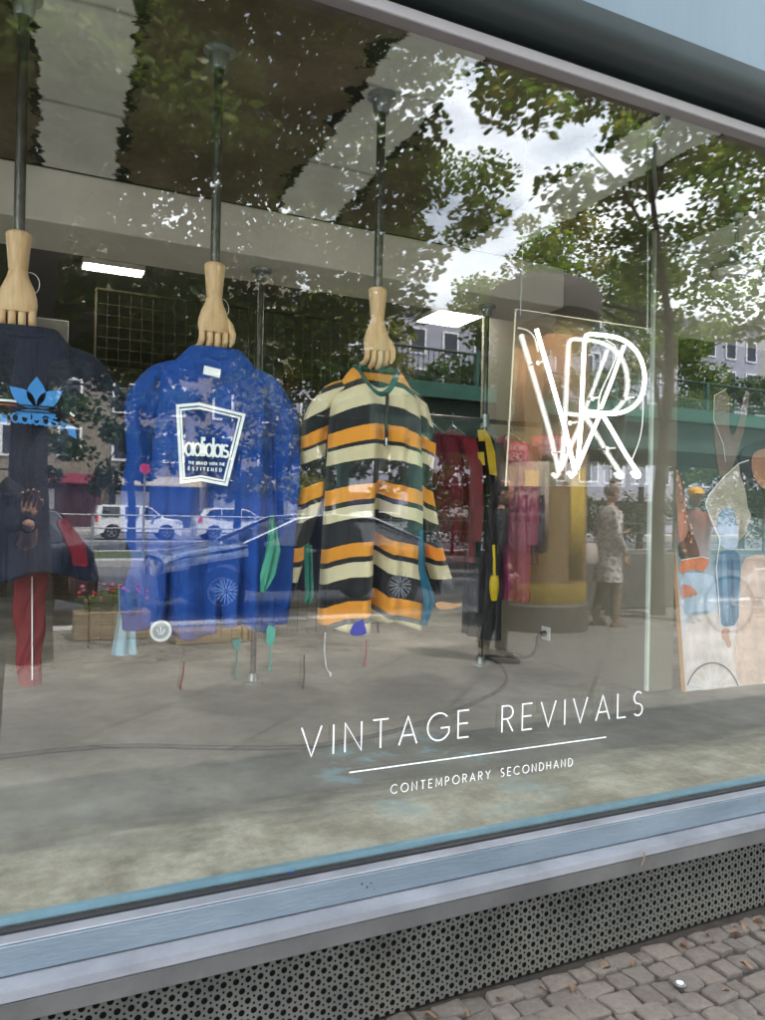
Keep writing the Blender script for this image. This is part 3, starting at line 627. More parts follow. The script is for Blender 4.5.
m_bur = mat('burgundy wool', (.13,.006,.018), .9, 0, 9, .2, .3, wrinkle=.7); m_mag = mat('magenta shell cloth', (.27,.03,.10), .55, 0, 7, .2, .35, 40, wrinkle=.8)
m_yel = mat('yellow shell cloth', (.80,.56,.01), .55, 0, 7, .12, .3, 40, wrinkle=.8); m_bl2 = mat('black shell cloth', (.010,.010,.012), .6, 0, 7, .3, .3, 40, wrinkle=.8); m_nv2 = mat('navy shell cloth', (.008,.02,.09), .6, 0, 7, .2, .3, 40)
garment(2.28,2.2,1.92,'burgundy jacket next to the right sleeve of the striped sweater', m_bur, .78, seed=2)
garment(2.42,2.2,1.92,'second burgundy jacket, nearer the rack pole', mat('dark red wool', (.20,.01,.02), .9, 0, 9, .2, .3), .80, seed=5)
garment(2.60,2.12,1.90,'long black jacket with yellow cuffs hanging by the rack pole', m_bl2, 1.25, .16, seed=3)
garment(2.80,2.15,1.90,'long magenta jacket hanging right of the rack pole', m_mag, 1.02, .22, .07, seed=8)
garment(2.94,2.3,1.90,'navy jacket hanging nearest the beige partition', m_nv2, .80, .25, seed=6)
for i, (x, c_, lab) in enumerate(((1.45,(.02,.02,.05),'dark blue coat on the rail behind the left half of the striped sweater'),(1.75,(.03,.05,.03),'dark olive coat on the rail behind the striped sweater'),(.75,(.03,.03,.035),'charcoal coat on the rail behind the blue sweatshirt'),(.30,(.05,.02,.02),'dark maroon coat on the rail left of the blue sweatshirt'))):
    garment(x,2.2,1.92,lab, mat('coat cloth', c_, .9), .95, seed=20+i)
bj = bpy.data.objects['hanging_jacket.002']; m_yd = mat('yellow panel cloth', (.62,.42,.02), .8, 0, 8, .15, .3, 60)
for pts in ([(478,430),(484,430),(485,441),(479,441)], [(478,452),(484,452),(485,465),(479,465)], [(484,428),(490,436),(495,452),(497,476),(490,474),(487,452)]):
    q = [at(*p, 1.93) for p in pts]; MB().prism([(p.x-bj.location.x, p.z-bj.location.z) for p in q], (0,1.93-bj.location.y,0), AX, AZ, (0,.006,0)).build('yellow_panel', m_yd, bj, smooth=None)
ys = thing('yellow_bag', 'bright yellow gathered bag hanging below the magenta jacket', 'bag', tuple(at(494,600,1.95)))
rg = []
for i in range(17):
    u = i/16; r = (.034*sin(pi*min(1, .12+u*.5))**.6*(1-.62*u**1.5)+.004); rg.append([Vector((r*cos(2*pi*j/32)*(1+.10*sin(j*2.4)), r*.7*sin(2*pi*j/32), -.004+.15*(1-u)+.002*sin(j*3)*(1-u))) for j in range(32)])
MB().rings(rg).build('pouch', m_yel, ys, smooth=60); MB().tube([(0,0,.14),(-.004,0,.25),(-.010,0,.33)], [.012,.009,.011], 8, flat=.4).build('strap', m_yel, ys)
# ---- neon sign on its acrylic sheet
NY = .45
ac = thing('neon_sign', 'glowing white VR neon letters on a clear hanging acrylic sheet', 'neon sign', (1.97,NY,1.47))
def nl(px, py, y=NY-.045): p = at(px, py, y); return Vector((p.x-1.97, y-NY, p.z-1.47))
c4 = [at(516,309,NY), at(651,329,NY), at(650,487,NY), at(506,486,NY)]; c4 = [(p.x-1.97, p.z-1.47) for p in c4]
m_acr = pane_mat('clear acrylic', .07, (.93,.94,.93))
MB().prism(c4, (0,0,0), AX, AZ, (0,.005,0)).build('acrylic_sheet', m_acr, ac, smooth=None)
m_edge = mat('polished acrylic edge', (.80,.72,.55), .2, 0, 3, .02)
for a, b_ in ((0,1),(3,0)): MB().stroke([c4[a], c4[b_]], (0,-.001,0), AX, AZ, .0022, (0,.007,0)).build('sheet_edge', m_edge, ac, smooth=None)
m_neon = emit('lit neon tube', (1,.985,.95), 2.6); m_tube = mat('unlit glass tube', (.72,.72,.66), .2, 0, 3, .03)
def sm(pts, it=2):
    for _ in range(it):
        q = [pts[0]]
        for a, b_ in zip(pts, pts[1:]): q += [a*.75+b_*.25, a*.25+b_*.75]
        pts = q+[pts[-1]]
    return pts
def P_(l): return [nl(*p) for p in l]
NR = .0075
MB().tube(P_([(536.5,329),(541,345),(553,386),(566,432),(573,463)])+[nl(575,473),nl(571.5,476.5),nl(568.5,472.5)], NR, 12).build('tube_stroke', m_neon, ac, smooth=80)
MB().tube(sm(P_([(577,468),(580,440),(582,400),(584,350),(585,336),(590,334)]),1)+sm(P_([(600,335),(614,336.5),(628,342),(640,355),(645.5,375),(643,395),(633,408),(618,414),(602,413),(583,411)]),2), NR, 12).build('tube_stroke', m_neon, ac, smooth=80)
MB().tube(P_([(577,469),(587,445),(599,417)]), NR*.9, 12).build('tube_stroke', m_neon, ac, smooth=80)
MB().tube(P_([(601,408),(612,380),(624,346)]), NR*.8, 12).build('tube_stroke', m_neon, ac, smooth=80)
MB().tube(sm(P_([(602,414),(612,430),(626,455),(637,471),(640,475.5),(636,477.5),(632,472)]),1), NR, 12).build('tube_stroke', m_neon, ac, smooth=80)
MB().tube(sm(P_([(538,352),(535,338),(528,330),(518,328)]),2), NR*.45, 8).build('lead_wire', m_tube, ac, smooth=80)
MB().tube(sm(P_([(598,412),(599,395),(612,368),(619,348),(606,340)]),2), .003, 8).build('lead_wire', m_tube, ac, smooth=80)
MB().tube(sm(P_([(643,398),(643,420),(640,440),(632,460)]),2), .0022, 8).build('lead_wire', m_tube, ac, smooth=80)
for px, py in ((545,361),(560,452),(577,422),(600,397),(634,397),(615,448)):
    a = nl(px, py); MB().cyl(a, (a.x, -.001, a.z), .004, n=8).cyl((a.x,-.004,a.z),(a.x,-.001,a.z),.009,n=10).build('standoff', m_tube, ac)
def wire_between(name, a, b_, r, m, lab, cat): return tag(MB().tube([a, b_], r, 6).build(name, m), lab, cat)
hk = at(519,316,NY); wire_between('hanging_wire', hk+Vector((0,-.008,0)), Vector((hk.x+.02,.45,2.93)), .0016, m_steel, 'thin wire holding the left corner of the neon sheet', 'wire')
hk = at(646,334,NY); wire_between('hanging_wire', hk+Vector((0,-.008,0)), Vector((hk.x-.01,.45,2.93)), .0016, m_steel, 'thin wire holding the right corner of the neon sheet', 'wire')
# ---- pendant lamp
lx = 3.03; L_ = thing('pendant_lamp', 'grey enamel pendant lamp hanging at the upper right', 'lamp', (lx,.65,2.93))
MB().cyl((0,0,0),(0,0,-.31),.009,n=8).build('cord', m_steel, L_)
MB().lathe([(.001,0),(.05,0),(.045,-.03),(.001,-.035)], n=20).build('ceiling_rose', m_steel, L_)
MB().lathe([(.001,-.10),(.02,-.11),(.03,-.14),(.022,-.16),(.001,-.165)], n=18).build('cord_weight', m_steel, L_)
MB().lathe([(.015,-.29),(.03,-.30),(.035,-.345),(.07,-.36),(.115,-.385),(.125,-.405),(.12,-.41)], n=32, caps=False).build('lamp_shade', mat('grey enamel', (.20,.20,.19), .35), L_, smooth=60)
MB().lathe([(.001,-.395),(.08,-.396),(.112,-.407),(.09,-.43),(.04,-.437),(.001,-.438)], n=28).build('diffuser', mat('frosted glass', (.75,.75,.70), .4), L_, smooth=60)
# ---- conduit and cable on the ceiling by the partition
cp = [Vector((3.12,1.21,2.91)), gz(652,160,2.914), gz(656,140,2.914), gz(663,128,2.914), gz(668,117,2.914)]
tag(MB().tube(sm(cp[:1]+[cp[1]]+cp[2:],1), .011, 10).build('ceiling_conduit', m_pipeL), 'grey conduit running across the brown ceiling toward the pane', 'conduit')
for a, b_, lab in (((640,215),(700,168),'lower thin rod fixed across the ceiling at the upper right'), ((655,205),(735,160),'upper thin rod fixed across the ceiling at the upper right')):
    tag(MB().cyl(gz(*a,2.918), gz(*b_,2.918), .006, n=8).build('ceiling_rod', m_pipe), lab, 'rod')
# ---- ceiling lights of the back room; the last two are unseen, added as fill
m_lum = emit('lit diffuser', (1,.94,.84), 18.0)
for (x, y, sx_, sy_, lab) in ((.53,3.33,.36,.13,'lit rectangular ceiling light left of the middle hand'), (3.03,3.3,.36,.40,'lit square ceiling light right of the striped sweater hand'), (-1.9,3.33,.6,.3,'added fill light, unseen left of the shop front over the back room'), (4.3,3.3,.6,.3,'added fill light, hidden behind the beige partition')):
    c_ = thing('ceiling_or_fill_light', lab, 'ceiling light', (x,y,2.93), 0, 'lit ceiling lights')
    MB().box((0,0,-.02),(sx_+.02,sy_+.02,.036),bev=.004).build('housing', m_white, c_); MB().box((0,0,-.0405),(sx_,sy_,.004)).build('diffuser', m_lum, c_)
# ---- wire grid panels in front of the back wall
m_grid = mat('dull brass wire', (.03,.025,.012), .6, .0, spec=.2)
for i, (xa, lab) in enumerate(((.45,'wire grid panel left of the striped sweater'), (1.55,'wire grid panel behind the striped sweater'))):
    g_ = thing('grid_panel', lab, 'grid panel', (xa,3.6,.41), 0, 'wire grid panels in the back room')
    mb = MB()
    for k in range(1, 14): mb.cyl((k*.075,0,.02),(k*.075,0,2.4),.0015,n=5)
    for k in range(1, 32): mb.cyl((.0,.004,k*.075),(1.05,.004,k*.075),.0015,n=5)
    mb.build('mesh', m_grid, g_, recalc=False)
    MB().cyl((0,0,0),(0,0,2.42),.008,n=8).cyl((1.05,0,0),(1.05,0,2.42),.008,n=8).cyl((0,0,2.42),(1.05,0,2.42),.008,n=8).build('frame', m_grid, g_)
# steel duct and panel at the left
tag(MB().box((.17,3.35,2.27),(.20,.03,.52),bev=.004).build('grey_panel', mat('grey board', (.22,.21,.19), .7)), 'grey upright panel under the beam behind the navy sweatshirt', 'panel')
# ---- floor cable with its plug end
cb_ = [gz(*p,.418) for p in [(-60,762),(0,757),(60,750),(130,745),(215,748),(300,748),(350,741),(400,730),(440,716),(475,703),(500,690),(508,680),(504,668),(494,660),(480,657),(492,655.5),(515,657)]]
pe = Vector((3.02,2.12,.60)); cb_ += [Vector((3.03,2.2,.43)), Vector((3.045,2.14,.50)), pe+Vector((.01,0,-.02)), pe+Vector((.03,0,0))]
tag(MB().tube(sm(cb_, 2), .0095, 8).build('power_cable', m_black), 'black power cable curving across the shop floor to the wall socket', 'cable')
# ---- leaning photo board
LEAN = R(6.4); B0 = Vector((3.31,1.17,.412)); BU = Vector((0, sin(LEAN), cos(LEAN))); BN = AX.cross(BU)*-1
if BN.y > 0: BN = -BN
BN = Vector((0,-cos(LEAN), sin(LEAN)))
def bp(px, py):
    v = ray(px, py); k = (B0-CAM).dot(BN)/v.dot(BN); q = CAM+v*k-B0; return (q.x, q.dot(BU))
t = T('photo print ground'); ob = t.obj(); sx = t.n('ShaderNodeSeparateXYZ', {0: ob})
hh = t.math('ADD', sx.outputs[2], t.math('MULTIPLY_ADD', t.noise(ob, 6, 5), .25, -.12))
c = t.ramp(t.math('DIVIDE', hh, 1.7), [(.0,(.66,.60,.60)), (.22,(.66,.64,.72)), (.32,(.36,.48,.62)), (.50,(.13,.20,.20)), (.62,(.025,.055,.045)), (1,(.03,.07,.05))])
t.set('Base Color', c); t.set('Roughness', .35)
bd = thing('photo_board', 'large printed photo board leaning at the right, two figures in denim and black', 'photo board', B0)
bd.rotation_euler = (-LEAN, 0, 0)
MB().box((.75,.012,.83),(1.5,.018,1.66)).build('panel', t.m, bd)
MB().box((.002,.0105,.83),(.006,.024,1.664)).build('panel_edge', mat('orange board edge', (.62,.34,.16), .6), bd)
def patch(name, col, px, k=1, lab=None, cat=None, mt=None):
    pts = [bp(*p) for p in px]; n = len(pts); sm_ = []
    for i in range(n):
        p, q = Vector(pts[i]), Vector(pts[(i+1) % n]); sm_ += [tuple(p.lerp(q, .25)), tuple(p.lerp(q, .75))]
    return MB().prism(sm_, (0,.003-.0015*k-.0015,0), AX, AZ, (0,.0014,0)).build(name, mt or mat('print '+name, col, .4, 0, 9, .25), bd, smooth=None)
A_ = lambda l: [(655+x/4.25, 460+y/4.25) for x, y in l]
hr = random.Random(4)
patch('printed_sky', (.46,.56,.70), A_([(104,480),(200,478),(262,500),(262,640),(190,665),(116,650)]), 1)
patch('printed_street', (.70,.60,.58), A_([(118,650),(270,640),(330,720),(470,700),(640,700),(640,1000),(400,960),(132,985)]), 1)
patch('printed_hair', (.40,.19,.13), A_([(74,40),(88,30),(112,84),(120,150),(134,205),(130,250),(142,292),(132,345),(112,352),(100,330),(96,250),(86,170)]), 1)
for i in range(26): 
    y_ = 40+i*12; x_ = 90+i*2+hr.uniform(-6,22)
    patch('printed_curl', hr.choice([(.62,.36,.27),(.30,.12,.08),(.74,.50,.40)]), A_([(x_,y_),(x_+9,y_+5),(x_+7,y_+15),(x_-2,y_+12)]), 2+.1*i)
patch('printed_dress', (.010,.035,.022), A_([(98,352),(128,340),(146,290),(168,330),(190,392),(186,420),(150,424),(102,424)]), 2)
patch('printed_arm', (.72,.22,.10), A_([(101,428),(150,420),(196,412),(214,416),(228,432),(220,452),(206,472),(188,474),(170,462),(140,470),(104,488)]), 3)
patch('printed_hand', (.62,.24,.15), A_([(108,532),(128,528),(150,536),(166,548),(180,568),(170,580),(160,570),(158,584),(140,580),(128,584),(112,596)]), 3)
patch('printed_torso', (.46,.40,.33), A_([(350,14),(395,20),(420,120),(400,300),(340,360),(272,345),(240,270),(212,190),(222,160),(270,90)]), 1)
patch('printed_shirt', (.26,.38,.52), A_([(268,225),(300,200),(334,205),(352,300),(352,384),(272,372),(262,300)]), 2)
patch('printed_jeans', (.07,.18,.31), A_([(268,384),(356,380),(362,470),(352,560),(356,700),(276,712),(268,620),(256,520),(258,440)]), 3)
patch('printed_fold', (.17,.32,.47), A_([(282,400),(300,396),(304,520),(312,690),(296,692),(284,560)]), 4)
patch('printed_fold', (.035,.10,.19), A_([(322,420),(332,420),(336,600),(342,694),(330,696),(322,560)]), 4.2)
patch('printed_foot', (.55,.29,.22), A_([(282,716),(316,714),(312,748),(326,790),(308,800),(300,770),(284,760)]), 3)
patch('printed_leg', (.70,.50,.42), A_([(366,420),(440,400),(520,420),(520,800),(470,960),(360,970),(330,820),(352,700),(362,560)]), 2)
patch('printed_black_hair', (.010,.020,.020), A_([(356,-30),(400,-70),(480,-90),(560,-60),(560,260),(460,250),(400,236),(384,120),(360,60)]), 3)
patch('printed_face', (.42,.20,.11), A_([(406,-20),(450,-50),(500,-40),(520,60),(480,130),(440,110),(410,60)]), 4)
patch('printed_raised_arm', (.22,.16,.13), [(714,396),(724,389),(731,398),(728,424),(733,440),(741,414),(745,390),(750,392),(746,424),(738,452),(730,474),(720,480),(716,455),(713,420)], 1)
for nm, pts, wd in (('printed_outline', A_([(392,2),(350,16),(290,70),(222,150),(208,190),(240,270),(270,338),(262,400),(254,460),(262,560),(272,712)]), .007), ('printed_outline', A_([(104,426),(150,418),(196,411),(222,420)]), .005), ('printed_outline', A_([(312,716),(330,760),(345,820)]), .004), ('printed_outline', [(724,462),(722,445),(712,420),(713,396),(725,389)], .004)):
    q = [bp(*p) for p in pts]; MB().stroke(q, (0,-.0115,0), AX, AZ, wd, (0,.0012,0)).build(nm, m_ink, bd, smooth=None)
wc = bp(712,702); wr = .215; wm = MB(); ap = [(wc[0]+wr*cos(a), wc[1]+wr*sin(a)*1.0) for a in [R(160-150*i/30) for i in range(31)]]; ap = [p for p in ap if p[1] > .0 and p[0] > .01]
wm.stroke(ap, (0,-.0105,0), AX, AZ, .008, (0,.0012,0)).build('printed_tyre', mat('printed tyre', (.16,.13,.12), .5), bd, smooth=None)
sp = MB()
for i in range(9):
    a = R(165-18*i); q = [(wc[0]+.03*cos(a), max(.01, wc[1]+.03*sin(a))), (wc[0]+wr*.97*cos(a), max(.012, wc[1]+wr*.97*sin(a)))]; sp.stroke([(max(.012, p[0]), p[1]) for p in q], (0,-.0085-.0002*i,0), AX, AZ, .003, (0,.0001,0))
sp.build('printed_spokes', m_ink, bd, smooth=None)

# ---- lettering on the pane
LT = thing('window_lettering', 'thin white VINTAGE REVIVALS lettering on the lower right of the pane', 'lettering', (.678,-.0075,.714))
m_vinyl = mat('white vinyl', (.85,.86,.86), .45, 0, 3, .02)
def words(string, o, cap, wd, space, width):
    gap = (width/cap-sum(G[c][0] if c != ' ' else space for c in string))/(len(string)-1); x = o[0]
    for wrd in string.split(' '):
        letters(MB(), wrd, (x, o[1], o[2]), AX, AZ, cap, wd, (0,.0012,0), gap=gap).build('word', m_vinyl, LT, smooth=None); x += (text_w(wrd, gap, 0)+2*gap+space)*cap
words('VINTAGE REVIVALS', (0,-.0015,0), .077, .0039, .62, 1.168)
MB().stroke([(.137,-.056),(1.019,-.056)], (0,-.0015,0), AX, AZ, .0031, (0,.0012,0)).build('underline', m_vinyl, LT, smooth=None)
words('CONTEMPORARY SECONDHAND', (.262,-.0015,-.130), .0235, .0017, .6, .625)
# ---- window paint drips and chalk marks on the pane
dr_ = random.Random(2)
def rough(pts):
    for k_ in range(2):
        q = []
        for i in range(len(pts)):
            a, b_ = Vector(pts[i]), Vector(pts[(i+1) % len(pts)]); j = .10*(b_-a).length/(k_+1)
            q += [tuple(a.lerp(b_, .2)+Vector((dr_.uniform(-j,j), dr_.uniform(-j,j)))), tuple(a.lerp(b_, .8)+Vector((dr_.uniform(-j,j), dr_.uniform(-j,j))))]
        pts = q
    return pts
def drip(label, col, blob, run, name='paint_drip', cat='paint drip'):
    p0 = at(*blob[0], -.0075); mb = MB()
    if len(blob) > 2: mb.prism(rough([((at(*q,-.0075)-p0).x, (at(*q,-.0075)-p0).z) for q in blob]), (0,-.0012,0), AX, AZ, (0,.0011,0))
    if run:
        q = [((at(*r,-.0075)-p0).x, (at(*r,-.0075)-p0).z) for r in run]; mb.stroke(q, (0,-.0026,0), AX, AZ, .0032, (0,.0012,0))
        mb.prism([(q[-1][0]+.0032*cos(a), q[-1][1]+.007*sin(a)) for a in [2*pi*i/10 for i in range(10)]], (0,-.0040,0), AX, AZ, (0,.0012,0))
    tag(mb.build(name, mat('window paint', col, .5, 0, 40, .2), smooth=None, loc=p0), label, cat)
drip('mint paint patch with a thin run on the pane, below the mint scarf end', (.05,.20,.15), [(266,626),(274,625),(274,644),(266,645)], [(270,644),(271,658),(269,668)])
drip('pale green paint splash with a long run on the pane, below the blue hem', (.06,.13,.11), [(231,640),(242,639),(240,645),(237,652),(234,646)], [(237,648),(237,660),(235,677)])
drip('violet blue paint patch on the pane below the striped sweater hem', (.03,.035,.20), [(352,625),(364,617),(367,632),(362,636),(350,635)], [])
drip('thin white paint run on the pane left of the violet patch', (.28,.29,.27), [(325,630),(326,630)], [(325,632),(324,650),(326,668),(330,674)])
drip('thin pink paint run on the pane below the striped sweater', (.18,.05,.06), [(365,648),(366,648)], [(366,640),(366,655),(364,664)])
drip('thin red paint run on the pane below the blue hem', (.12,.03,.03), [(182,663),(183,663)], [(184,662),(183,675),(180,687)])
drip('thin dark paint run on the pane right of the blue hem', (.06,.05,.05), [(303,660),(304,660)], [(304,655),(304,675),(303,686)])
drip('pale orange paint dash on the pane right of the striped sweater', (.28,.17,.085), [(435,602),(461,601),(462,606),(436,608)], [])
for (cx_, cy_, r_, lab) in ((400,585,11,'grey chalk star drawn on the pane over the striped sweater'), (226,591,12,'faint blue chalk star drawn on the pane over the blue sweatshirt')):
    p0 = at(cx_, cy_, -.0075); mb = MB(); k = at(cx_+r_, cy_, -.0075).x-p0.x
    for i in range(9):
        a = 2*pi*i/9+.2; n_ = (-sin(a)*.004, cos(a)*.004)
        for s_ in (-1, 1): mb.stroke([(k*.2*cos(a), k*.2*sin(a)), (k*cos(a)+s_*n_[0]*1.4, k*sin(a)+s_*n_[1]*1.4)], (0,-.001-.0002*(i*2+s_),0), AX, AZ, .0017, (0,.0001,0))
    tag(mb.build('chalk_star', mat('chalk mark', (.16,.17,.19) if cx_ == 400 else (.08,.16,.36), .9), smooth=None, loc=p0), lab, 'chalk mark')

# ================================================================ the street that the pane mirrors
def skin(name, pts, edges, rad, m, parent, roots, sub=2):
    me = bpy.data.meshes.new(name); me.from_pydata([Vector(p) for p in pts], edges, []); me.materials.append(m)
    o = bpy.data.objects.new(name, me); COL.objects.link(o); o.parent = parent
    md = o.modifiers.new('skin', 'SKIN'); md.use_smooth_shade = True; md.branch_smoothing = .6
    for i, r in enumerate(rad):
        me.skin_vertices[0].data[i].radius = (r, r) if not isinstance(r, tuple) else r
    for i in roots: me.skin_vertices[0].data[i].use_root = True
    s_ = o.modifiers.new('sub', 'SUBSURF'); s_.levels = sub; s_.render_levels = sub
    return o
class Sk:
    def __init__(s): s.p = []; s.e = []; s.r = []; s.roots = []
    def chain(s, pts, rad, frm=None):
        ids = []
        for p, r in zip(pts, rad):
            s.p.append(p); s.r.append(r); ids.append(len(s.p)-1)
            if frm is not None: s.e.append((frm, ids[-1]))
            elif len(ids) == 1: s.roots.append(ids[0])
            frm = ids[-1]
        return ids
    def hand(s, wrist, direction, palm_n, curl=.5, side=1, sc=1.0):
        """palm and five fingers leaving the wrist"""
        d = Vector(direction).normalized(); n = Vector(palm_n).normalized(); a = d.cross(n).normalized()*side; w_ = Vector(wrist)
        for i in range(4):
            b = w_+d*.03*sc+a*((i-1.5)*.010*sc); k = w_+d*.088*sc+a*((i-1.5)*.021*sc)
            L = (.040,.046,.043,.033)[i]*sc
            d1 = (d*cos(curl*.7)+n*sin(curl*.7)); d2 = (d*cos(curl*1.6)+n*sin(curl*1.6))
            s.chain([b, k, k+d1*L, k+d1*L+d2*L*.7], [.012*sc,.0095*sc,.0085*sc,.0065*sc])
        b = w_+d*.02*sc-a*.016*sc; k = w_+d*.055*sc-a*.045*sc
        s.chain([b, k, k+(d*.7-a*.3+n*.5).normalized()*.035*sc, k+(d*.8+n*.6).normalized()*.06*sc], [.013*sc,.011*sc,.0095*sc,.007*sc])
def head(parent, c, face, skin_m, hair_m, style='short', tilt=0):
    """head with face features, hair as a child part; face = horizontal direction it looks"""
    f = Vector(face).normalized(); ang = math.atan2(f.y, f.x)-pi/2; Mr = Matrix.Rotation(ang, 3, 'Z') @ Matrix.Rotation(tilt, 3, 'X')
    c = Vector(c); mb = MB(); rg = []
    for i in range(19):
        u = i/18; z = -.115+.235*u
        wx = .075*sqrt(max(.02, 1-((u-.60)/.62)**2)); wy = .092*sqrt(max(.02, 1-((u-.58)/.62)**2)); ring = []
        for j in range(28):
            a = 2*pi*j/28; x = wx*cos(a); y = wy*sin(a)
            if sin(a) > 0:
                y += .022*math.exp(-((u-.42)/.07)**2-(x/.014)**2)+.006*math.exp(-((u-.24)/.05)**2-(x/.022)**2)-.008*math.exp(-((u-.53)/.05)**2-((abs(x)-.032)/.016)**2)+.008*math.exp(-((u-.08)/.07)**2-(x/.03)**2)
            ring.append(Mr @ Vector((x, y, z))+c)
        rg.append(ring)
    hd = mb.rings(rg)
    for s_ in (-1, 1): hd.ell(Mr @ Vector((s_*.078,-.005,.0))+c, (.010,.020,.032), 8, 6, Mr)
    h_ = hd.build('head', skin_m, parent, smooth=70)
    for s_ in (-1, 1): MB().ell(Mr @ Vector((s_*.031,.078,.012))+c, (.011,.007,.006), 8, 6, Mr).build('eye', m_black, h_)
    MB().ell(Mr @ Vector((0,.086,-.058))+c, (.022,.008,.006), 10, 6, Mr).build('mouth', mat('lips', (.35,.12,.10), .6), h_)
    hm = MB()
    hm.ell(Mr @ Vector((0,-.020,.035))+c, (.088,.098,.098), 20, 12, Mr)
    if style == 'bun': hm.ell(Mr @ Vector((0,-.03,.145))+c, (.045,.045,.04), 14, 8, Mr)
    if style == 'long': hm.ell(Mr @ Vector((0,-.07,-.06))+c, (.085,.05,.15), 16, 10, Mr)
    if style != 'cap': hm.build('hair', hair_m, parent, smooth=80)
    return Mr
m_skin = mat('skin', (.46,.26,.17), .55, 0, 20, .08); m_skin2 = mat('lighter skin', (.48,.31,.23), .55, 0, 20, .08)
m_hair = mat('dark brown hair', (.02,.012,.008), .6, 0, 40, .4); m_ghair = mat('greying hair', (.13,.10,.075), .7, 0, 40, .3)
def loft_cloth(name, parent, rings_, m, n=32, fold=.0, seed=0):
    rg = []
    for (c, a, b) in rings_: rg.append([Vector((c[0]+a*cos(2*pi*j/n)*(1+fold*sin(5*2*pi*j/n+seed)), c[1]+b*sin(2*pi*j/n)*(1+fold*sin(4*2*pi*j/n+seed)), c[2])) for j in range(n)])
    return MB().rings(rg).build(name, m, parent, smooth=75)
# photographer: stands at the left of the phone, right arm raised
ph = thing('person', 'person in dark clothes taking the picture with a raised phone, mirrored at the left edge', 'person', (-.215,-2.16,0))
k = Sk()
sp_ = k.chain([(0,0,.93),(0,0,1.12),(0,.01,1.30),(0,.01,1.42),(0,.015,1.50),(0,.02,1.56)], [.13,.125,.135,.10,.055,.05])
for s_ in (-1, 1): k.chain([(s_*.085,0,.86),(s_*.095,.01,.50),(s_*.10,-.01,.09),(s_*.105,.09,.045),(s_*.11,.16,.035)], [.095,.062,.045,.042,.03], sp_[0])
k.chain([(.17,.01,1.42),(.265,.03,1.16),(.27,.20,1.255),(.255,.235,1.29)], [.060,.047,.032,.028], sp_[3])
k.chain([(-.17,.01,1.42),(-.23,.03,1.15),(-.20,.10,.95),(-.19,.13,.90)], [.060,.045,.032,.028], sp_[3])
k.hand((.255,.235,1.29), (.05,.05,.9), (.15,.95,0), .75, 1); k.hand((-.19,.13,.90), (0,.2,-1), (1,.2,0), .4, 1)
skin('body', k.p, k.e, k.r, m_skin, ph, k.roots)
m_dkt = mat('dark shirt', (.012,.012,.014), .9, 0, 20, .3)
loft_cloth('shirt', ph, [((0,0,.86),.165,.125),((0,0,.95),.17,.13),((0,0,1.12),.165,.13),((0,.005,1.30),.185,.135),((0,.01,1.42),.19,.115),((0,.01,1.475),.13,.085),((0,.015,1.50),.065,.06)], m_dkt, fold=.02)
MB().tube([(.13,.01,1.44),(.19,.015,1.39),(.245,.025,1.24)], [.07,.073,.062], 16).build('shirt_sleeve', m_dkt, ph, smooth=70)
MB().tube([(-.13,.01,1.44),(-.19,.015,1.39),(-.22,.025,1.22)], [.07,.073,.062], 16).build('shirt_sleeve', m_dkt, ph, smooth=70)
m_trs = mat('dark trousers', (.010,.014,.022), .9, 0, 20, .3)
for s_ in (-1, 1): MB().tube([(s_*.075,0,.93),(s_*.09,.005,.72),(s_*.098,.01,.48),(s_*.10,-.01,.10)], [.105,.098,.075,.062], 18).build('trouser_leg', m_trs, ph, smooth=70)
for s_ in (-1, 1): MB().rings([[Vector((s_*.105+a*cos(2*pi*j/20), .05+b_*sin(2*pi*j/20), z)) for j in range(20)] for z, a, b_ in ((.0,.045,.135),(.025,.05,.14),(.05,.045,.12),(.09,.04,.055))]).build('shoe', mat('white trainer', (.5,.5,.48), .6), ph)
MB().box((-.05,.15,1.02),(.11,.03,.12),bev=.01).build('white_pouch', mat('white cotton', (.6,.58,.54), .9), ph)
MB().tube([(.262+.033*cos(a), .215, 1.268+.033*sin(a)) for a in [2*pi*i/16 for i in range(16)]], .006, 6, loop=True).build('wristband', m_black, ph)
head(ph, (0,.03,1.66), (.2,1,-.1), m_skin, m_hair)
pn = thing('phone', 'dark mobile phone held upright by the person taking the picture', 'phone', (-.022,-1.905,1.335))
MB().box((0,0,0),(.072,.008,.148),bev=.004).build('case', m_black, pn)
for dx_, dz_ in ((-.018,.052),(-.018,.028)): MB().cyl((dx_,.004,dz_),(dx_,.0065,dz_),.008,n=16).build('lens', mat('lens glass', (.02,.02,.03), .05), pn)
